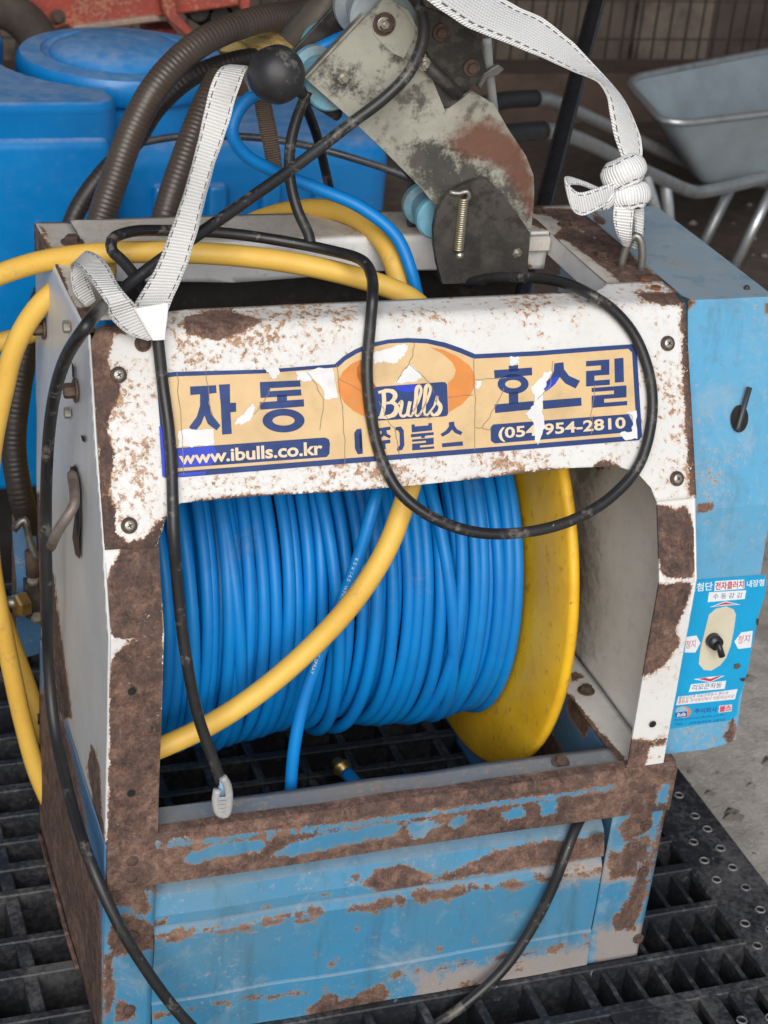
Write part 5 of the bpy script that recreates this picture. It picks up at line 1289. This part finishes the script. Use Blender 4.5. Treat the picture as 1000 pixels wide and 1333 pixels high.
def knot(name, px, py, y, rx, ry, rz, w, tilt, mat, parent, seed):
    """one turn of webbing round the knot: a closed bulging band"""
    c = U(px, py, y=y); n = 40; m = 8; V = []; Fc = []; UV = []
    R = Matrix.Rotation(tilt, 3, 'Y') @ Matrix.Rotation(-.45, 3, 'X')
    for i in range(n):
        a = 2 * math.pi * i / n
        for k in range(m + 1):
            s = (k / m - .5) * 2
            bul = max(.55, (1 - abs(s) ** 3) ** .45)
            q = Vector((math.cos(a) * rx * bul, math.sin(a) * ry * bul, s * w / 2))
            q += Vector((1, 1, 1)) * .0012 * mnoise.noise(Vector((math.cos(a) * 2 + seed, math.sin(a) * 2, s)))
            V.append(c + R @ q)
    per = 2 * math.pi * (rx + ry) / 2
    for i in range(n):
        j = (i + 1) % n
        for k in range(m):
            Fc.append((i * (m + 1) + k, j * (m + 1) + k, j * (m + 1) + k + 1, i * (m + 1) + k + 1)); UV.append(((per * i / n, k / m), (per * (i + 1) / n, k / m), (per * (i + 1) / n, (k + 1) / m), (per * i / n, (k + 1) / m)))
    for k in (0, m): Fc.append(tuple(i * (m + 1) + k for i in range(n))); UV.append([(0, .5)] * n)
    o = mobj(name, V, Fc, mat, parent, True, UV)
    s = o.modifiers.new('thickness', 'SOLIDIFY'); s.thickness = .002; s.offset = -1
    return o
knot('knot_turn', 812, 224, .188, .0205, .015, .01, .025, -.42, WEB, t, 1)
knot('knot_turn', 819, 254, .186, .0195, .015, .01, .024, -.10, WEB, t, 5)
knot('knot_turn', 786, 258, .184, .0095, .010, .01, .020, .9, WEB, t, 7)
strip('knot_tail', [((800, 236, .178), (796, 262, .178)), ((775, 246, .170), (782, 270, .170)), ((752, 250, .166), (757, 280, .166)), ((737, 236, .168), (744, 270, .164)), ((736, 230, .176), (740, 246, .172)), ((750, 232, .184), (752, 240, .180)), ((785, 246, .186), (786, 252, .184))], WEB, t, .0024, seed=6)
strip('ring_loop', [((800, 262, .180), (826, 262, .178)), ((798, 285, .176), (824, 288, .174)), ((804, 306, .176), (822, 310, .175)), ((810, 318, .182), (820, 320, .182))], WEB, t, .003, seed=8)
strip('ring_loop', [((820, 258, .190), (838, 262, .190)), ((826, 285, .188), (838, 288, .188)), ((826, 308, .188), (836, 312, .188)), ((822, 322, .192), (830, 324, .192))], WEB, t, .003, seed=9)

# ------------------------------------------------------------------ blue water tank
def tank_mat():
    k = NT('blue_tank_plastic'); v = k.coord()
    n1 = k.noise(v, 5, 5, .6); n2 = k.noise(v, 60, 5, .65)
    c = k.mix(k.step(n1, .3, .7), (.002, .200, .52), (.002, .150, .43))
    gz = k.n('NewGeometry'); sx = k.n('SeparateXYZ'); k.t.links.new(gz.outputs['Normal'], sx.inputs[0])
    dust = k.math('MULTIPLY', k.step(sx.outputs[2], .55, .95), k.step(k.math('ADD', k.math('MULTIPLY', n1, .5), k.math('MULTIPLY', n2, .5)), .36, .66, .10, .45))  # upward faces paler: sky reflection mixed into the tank colour
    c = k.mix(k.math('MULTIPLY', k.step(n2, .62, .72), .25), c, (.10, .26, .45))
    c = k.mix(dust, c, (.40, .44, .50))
    return k.done(c, k.step(n2, .3, .7, .28, .45), k.bump(n2, .12, .001))
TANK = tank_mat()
def tank():
    t = thing('water_tank', 'large blue plastic water tank with a round screw lid behind the machine', 'water tank', (.1, .95, GZ))
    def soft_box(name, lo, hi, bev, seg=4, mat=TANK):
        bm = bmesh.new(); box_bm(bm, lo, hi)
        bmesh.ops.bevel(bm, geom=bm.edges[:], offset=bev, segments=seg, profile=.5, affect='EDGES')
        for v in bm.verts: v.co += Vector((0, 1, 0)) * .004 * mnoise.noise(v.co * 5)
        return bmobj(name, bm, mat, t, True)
    cx, cy = .215, 1.01
    # raised shoulder with a round bay for the lid, open to the front right
    out = [(-.55, .80), (.150, .80), (.168, .815), (.172, .835)]
    out += [(cx + .152 * math.cos(math.radians(a)), cy + .152 * math.sin(math.radians(a))) for a in range(-108, -217, -12)]
    out += [(.07, 1.104), (.04, 1.098), (-.55, 1.095)]
    bm = bmesh.new(); f = bm.faces.new([bm.verts.new((x, y, .12)) for x, y in out])
    r = bmesh.ops.extrude_face_region(bm, geom=[f]); vs = [g for g in r['geom'] if isinstance(g, bmesh.types.BMVert)]
    bmesh.ops.translate(bm, verts=vs, vec=(0, 0, .465))
    bmesh.ops.recalc_face_normals(bm, faces=bm.faces)
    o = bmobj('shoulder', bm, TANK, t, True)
    m = o.modifiers.new('edge', 'BEVEL'); m.width = .012; m.segments = 3; m.limit_method = 'ANGLE'; m.angle_limit = math.radians(50)
    m.harden_normals = True
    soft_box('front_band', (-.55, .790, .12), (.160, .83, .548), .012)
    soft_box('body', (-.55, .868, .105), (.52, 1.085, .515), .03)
    box('tank_stand', (-.5, .93, GZ), (.48, 1.15, .104), plain('dark_timber_stand', (.02, .018, .017), .8), t, .004)
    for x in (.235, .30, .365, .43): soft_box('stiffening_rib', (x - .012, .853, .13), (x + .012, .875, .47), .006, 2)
    R = .123; seg = 150
    def lathe(name, pf, knurl=None, dense=seg):
        V = []; Fc = []
        for j, (r, z) in enumerate(pf):
            for k in range(dense):
                a = 2 * math.pi * k / dense; q = r
                if knurl and j in knurl: q += .0013 * (1 if k % 2 else -1)
                V.append((cx + q * math.cos(a), cy + q * math.sin(a), z))
        for i in range(len(pf) - 1):
            for k in range(dense): Fc.append((i * dense + k, i * dense + (k + 1) % dense, (i + 1) * dense + (k + 1) % dense, (i + 1) * dense + k))
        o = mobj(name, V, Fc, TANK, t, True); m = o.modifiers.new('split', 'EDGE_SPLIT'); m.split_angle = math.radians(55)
        return o
    lathe('neck', [(R * .93, .505), (R * .92, .57)])
    lathe('lid', [(R * .93, .552), (R * .98, .552), (R, .556), (R, .577), (R * .975, .583), (R * .78, .586), (R * .76, .583), (R * .70, .581), (R * .66, .588), (R * .5, .597), (R * .2, .599), (.001, .599)], (2, 3))
    return t
tank()

# ------------------------------------------------------------------ brown ribbed suction hoses
def suction(label, pts, r, mat, extra=None):
    t = thing('suction_hose', label, 'hose', pts and tuple(path3([pts[0]])[0]), 'brown ribbed suction hoses over the tank')
    P = catmull(path3(pts), .0013)
    V, Fc, UV = tube_geo(P, r, 18, rfun=lambda l, f: r + .00015 * math.sin(l * 2 * math.pi / .0044))
    mobj('hose_run', V, Fc, mat, t, True, UV); return t
suction('thickest brown ribbed suction hose arching over the tank lid to the top edge', [(118, 330, .44), (130, 290, .45), (150, 230, .46), (172, 170, .47), (205, 110, .48), (255, 60, .50), (320, 30, .53), (390, 18, .57), (450, 12, .60)], .0132, SUCTION)
suction('darker ribbed suction hose tucked under the thick one', [(80, 335, .50), (100, 275, .51), (135, 225, .52), (175, 185, .53), (205, 140, .54), (250, 100, .55), (300, 80, .56), (350, 72, .57)], .0092, SUCTION2)
suction('brown suction hose rising behind the grey strap', [(205, 330, .42), (218, 270, .43), (240, 205, .45), (265, 140, .48), (285, 100, .51)], .0122, SUCTION)
suction('dark suction hose hanging at the left edge beside the side panel', [(60, 380, .46), (38, 440, .44), (24, 510, .43), (18, 580, .42), (26, 640, .41), (40, 690, .41)], .0120, SUCTION2)

# ------------------------------------------------------------------ yellow foam lump on the tank
def foam():
    bm = bmesh.new(); c = U(352, 52, y=.60)
    bmesh.ops.create_icosphere(bm, subdivisions=5, radius=1)
    for v in bm.verts:
        p = v.co.copy(); n = mnoise.noise(p * 2.2) * .30 + mnoise.noise(p * 7) * .12 + mnoise.noise(p * 18) * .06
        v.co = c + Vector((p.x * .050, p.y * .04, p.z * .022)) * (1 + n)
    o = bmobj('foam_sponge', bm, plain('yellow_foam', (.56, .40, .15), .9, 0, .35, 70, bump=.9, dirt=(.35, .24, .09), dirt_amt=.7), None, True)
    tag(o, 'crumbly yellow foam sponge lying on the blue tank', 'sponge')
foam()

# ------------------------------------------------------------------ red farm machine at the top left
def red_machine():
    t = thing('farm_machine', 'rusty red steel farm machine frame standing behind the blue tank', 'machine', (.55, 1.9, GZ))
    RED = painted('red_paint_rusty', (.34, .055, .035), (.20, .055, .040), speck=.5, thr=.66, grime=.8, rough=.5, halo=(.18, .09, .06))
    def sl(name, px, y, th, mat=RED, bev=.003):
        o = slab(name, px, y, th, mat, t, bevel=bev); return o
    Y = 1.72
    sl('side_plate', [(-60, -60), (330, -70), (322, 6), (210, 22), (195, 30), (95, 40), (88, 33), (70, 40), (50, 38), (30, 14), (-60, 8)], Y, .03)
    sl('lower_flange', [(95, 34), (205, 20), (212, 28), (150, 36), (96, 42)], Y - .012, .03, painted('worn_edge', (.30, .22, .19), (.18, .11, .09), speck=.5, thr=.62))
    sl('strut', [(203, -40), (222, -40), (232, 18), (256, 46), (244, 48), (222, 30), (214, 20)], Y - .03, .04)
    sl('strut', [(312, -40), (324, -40), (327, 14), (314, 14)], Y - .02, .03)
    # tyre
    c = U(0, 30, y=Y - .05); V = []; Fc = []; n, m = 48, 14
    for i in range(n):
        a = 2 * math.pi * i / n
        for k in range(m):
            b = 2 * math.pi * k / m; rr = .085 + .030 * math.cos(b)
            V.append((c.x - .02 + rr * math.cos(a), c.y + .03 * math.sin(b), c.z - .06 + rr * math.sin(a)))
    for i in range(n):
        for k in range(m): Fc.append((i * m + k, ((i + 1) % n) * m + k, ((i + 1) % n) * m + (k + 1) % m, i * m + (k + 1) % m))
    mobj('tyre', V, Fc, plain('brown_dusty_rubber', (.07, .052, .042), .8, 0, .4, 30), t, True)
    # dark engine block between the struts
    sl('engine_block', [(232, -40), (312, -40), (312, 28), (270, 40), (240, 22)], Y + .10, .2, plain('dark_engine', (.03, .03, .034), .6, .2, .5, 20, bump=.5), .01)
    for i, (px, py, r) in enumerate(((255, 10, .018), (285, 18, .022), (300, 2, .015))):
        p = U(px, py, y=Y + .07); bm = bmesh.new(); bmesh.ops.create_cone(bm, cap_ends=True, segments=20, radius1=r, radius2=r * .9, depth=.05, matrix=Matrix.Translation(p) @ Matrix.Rotation(math.pi / 2, 4, 'X')); bmobj('engine_part', bm, BLACKMET, t, False)
    inst('bolt', BOLT_S, U(75, 22, y=Y), frame((0, -1, 0)), t, 1.6)
    for x in (.12, .42): box('leg', (x, Y + .06, GZ), (x + .05, Y + .12, GZ + .55), RED, t, .004)
    return t
red_machine()

# ------------------------------------------------------------------ wheelbarrow
GALV = plain('galvanised_sheet', (.33, .385, .42), .42, .35, .18, 14, bump=.12, dirt=(.22, .23, .23), dirt_amt=.6)
GALVT = plain('galvanised_tube', (.47, .49, .51), .35, .7, .25, 40, dirt=(.2, .19, .18), dirt_amt=.5)
def wheelbarrow():
    t = thing('wheelbarrow', 'galvanised steel wheelbarrow standing on the brown dirt', 'wheelbarrow', (1.9, 2.2, GZ))
    def rr(x0, x1, y0, y1, z, r, n=7):
        out = []
        for cx, cy, a0 in ((x1 - r, y1 - r, 0), (x0 + r, y1 - r, 90), (x0 + r, y0 + r, 180), (x1 - r, y0 + r, 270)):
            for k in range(n): a = math.radians(a0 + 90 * k / (n - 1)); out.append((cx + r * math.cos(a), cy + r * math.sin(a), z))
        return out
    # corners of the bottom and the rim: near left, near right, far right, far left
    def quad(c, z, r, n=6):
        out = []
        for i in range(4):
            p = Vector(c[i]); a = (Vector(c[i - 1]) - p).normalized(); b = (Vector(c[(i + 1) % 4]) - p).normalized()
            s, e = p + a * r, p + b * r
            for k in range(n):
                t_ = k / (n - 1); q = s.lerp(p, t_).lerp(p.lerp(e, t_), t_); out.append(Vector((q.x, q.y, z)))
        return out
    bot = [(1.62, 2.00), (2.14, 2.13), (2.12, 2.38), (1.66, 2.18)]; rim_ = [(1.455, 1.905), (2.32, 2.13), (2.34, 2.60), (1.515, 2.215)]
    lev = [quad(bot, .045, .03), quad([Vector(b_).lerp(Vector(c_), .12) for b_, c_ in zip(bot, rim_)], .058, .04), quad([Vector(b_).lerp(Vector(c_), .55) for b_, c_ in zip(bot, rim_)], .13, .05), quad([Vector(b_).lerp(Vector(c_), .97) for b_, c_ in zip(bot, rim_)], .196, .07), quad(rim_, .2, .075)]
    n = len(lev[0]); V = [v for l in lev for v in l]
    Fc = [tuple(range(n - 1, -1, -1))]
    for i in range(len(lev) - 1):
        for k in range(n): Fc.append((i * n + k, i * n + (k + 1) % n, (i + 1) * n + (k + 1) % n, (i + 1) * n + k))
    o = mobj('tray', V, Fc, GALV, t, True); s = o.modifiers.new('thickness', 'SOLIDIFY'); s.thickness = .003; s.offset = 1
    Vr, Fr, UVr = tube_geo(V[-n:], .0075, 8, closed=True); mobj('rim', Vr, Fr, GALVT, o, True, UVr)
    # frame tubes with rubber grips
    r = .0125
    a = path3([(700, 170, 1.30), (725, 172, 1.36), (765, 186, 1.46), (810, 208, 1.58), (860, 232, 1.72), (905, 250, 1.84), (925, 248, 1.88), (1000, 231, 2.02), (1080, 214, 2.16)])
    tube('frame_tube', a, r, GALVT, t, 10, .02)
    tube('grip', path3([(640, 178, 1.22), (670, 173, 1.26), (706, 170, 1.31)]), .015, plain('black_grip', (.018, .018, .02), .5), t, 10, .02)
    b = path3([(690, 128, 1.62), (715, 130, 1.68), (750, 145, 1.76), (800, 168, 1.90), (860, 196, 2.06), (930, 225, 2.24), (1000, 240, 2.4)])
    tube('frame_tube', b, r, GALVT, t, 10, .02)
    tube('grip', path3([(630, 136, 1.54), (660, 130, 1.58), (696, 128, 1.63)]), .015, plain('black_grip', (.018, .018, .02), .5), t, 10, .02)
    for (p0, p1) in (((952, 243, 1.93), (912, 325, 1.93)), ((1012, 232, 2.04), (955, 350, 2.0)), ((866, 232, 1.75), (872, 300, 1.80)), ((838, 222, 1.66), (858, 290, 1.74))):
        A, B = path3([p0, p1]); B = A + (B - A) * ((GZ + .005 - A.z) / (B.z - A.z))
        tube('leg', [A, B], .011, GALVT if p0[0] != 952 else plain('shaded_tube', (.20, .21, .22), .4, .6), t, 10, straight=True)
    # wheel under the far end
    c = Vector((2.42, 2.42, GZ + .17)); V = []; Fc = []; n, m = 36, 12
    for i in range(n):
        a_ = 2 * math.pi * i / n
        for k in range(m):
            b_ = 2 * math.pi * k / m; q = .135 + .035 * math.cos(b_); V.append((c.x + q * math.cos(a_), c.y + .04 * math.sin(b_), c.z + q * math.sin(a_)))
    for i in range(n):
        for k in range(m): Fc.append((i * m + k, ((i + 1) % n) * m + k, ((i + 1) % n) * m + (k + 1) % m, i * m + (k + 1) % m))
    mobj('tyre', V, Fc, plain('black_tyre', (.02, .02, .022), .7), t, True)
    return t
wheelbarrow()

# ------------------------------------------------------------------ leaning black pipe, fence, board wall, litter
p0, p1 = path3([(700, 300, .60), (785, -30, .95)])
o = tube('black_pipe', [p0 + (p0 - p1) * .6, p0, p1, p1 + (p1 - p0) * .5], .0105, plain('shiny_black_pipe', (.012, .012, .014), .22, 0, .3, 60), None, 14, straight=True)
tag(o, 'glossy black pipe leaning behind the white strap', 'pipe')
def fence():
    t = thing('wire_fence', 'rusty wire mesh fence in front of the board wall at the back', 'fence', (2.0, 3.2, GZ))
    wm = plain('fence_wire', (.055, .045, .04), .7, .4, .4, 40)
    Y = 3.2
    x0, x1 = .3, 3.2
    n = int((x1 - x0) / .045)
    bm = bmesh.new(); box_bm(bm, (-.0022, -.0022, 0), (.0022, .0022, 1.5)); me = bpy.data.meshes.new('wire'); bm.to_mesh(me); bm.free(); me.materials.append(wm)
    for i in range(n + 1): inst('wire', me, (x0 + i * .045 + random.uniform(-.004, .004), Y, GZ), None, t, 1.0)
    for z in (.02, .12, .25, .40, .6, .9, 1.2): box('wire', (x0, Y - .006, GZ + z + .14), (x1, Y - .002, GZ + z + .1435), wm, t, 0)
    for x in (.45, 1.55, 2.55): box('post', (x, Y + .004, GZ), (x + .05, Y + .05, 1.6), plain('dark_post', (.03, .028, .028), .6, .3), t, .003)
def wall():
    t = thing('board_wall', 'weathered brown board wall closing the back of the yard', 'wall', (1.8, 3.45, GZ))
    for i in range(24):
        x = -1.2 + i * .24
        m = painted('board_%d' % (i % 4), [(.16, .125, .10), (.125, .098, .08), (.19, .155, .128), (.10, .078, .064)][i % 4], (.07, .052, .042), grime=.9, rough=.85) if i < 4 else bpy.data.materials['board_%d' % (i % 4)]
        box('board', (x, 3.42 + .008 * (i % 2), GZ - .02), (x + .232, 3.445 + .008 * (i % 2), 2.2), m, t, .002)
    for z in (.25, 1.0): box('rail', (-1.2, 3.385, z), (4.5, 3.415, z + .06), bpy.data.materials['board_3'], t, .002)
fence(); wall()
def bricks():
    # low dark kerb of timber under the fence
    o = box('timber_sill', (.3, 3.02, GZ - .01), (3.4, 3.16, GZ + .12), painted('dark_timber', (.085, .055, .042), (.045, .032, .026), grime=.9, rough=.85), None, .004)
    tag(o, 'dark brown timber sill along the foot of the wire fence', 'timber')
bricks()
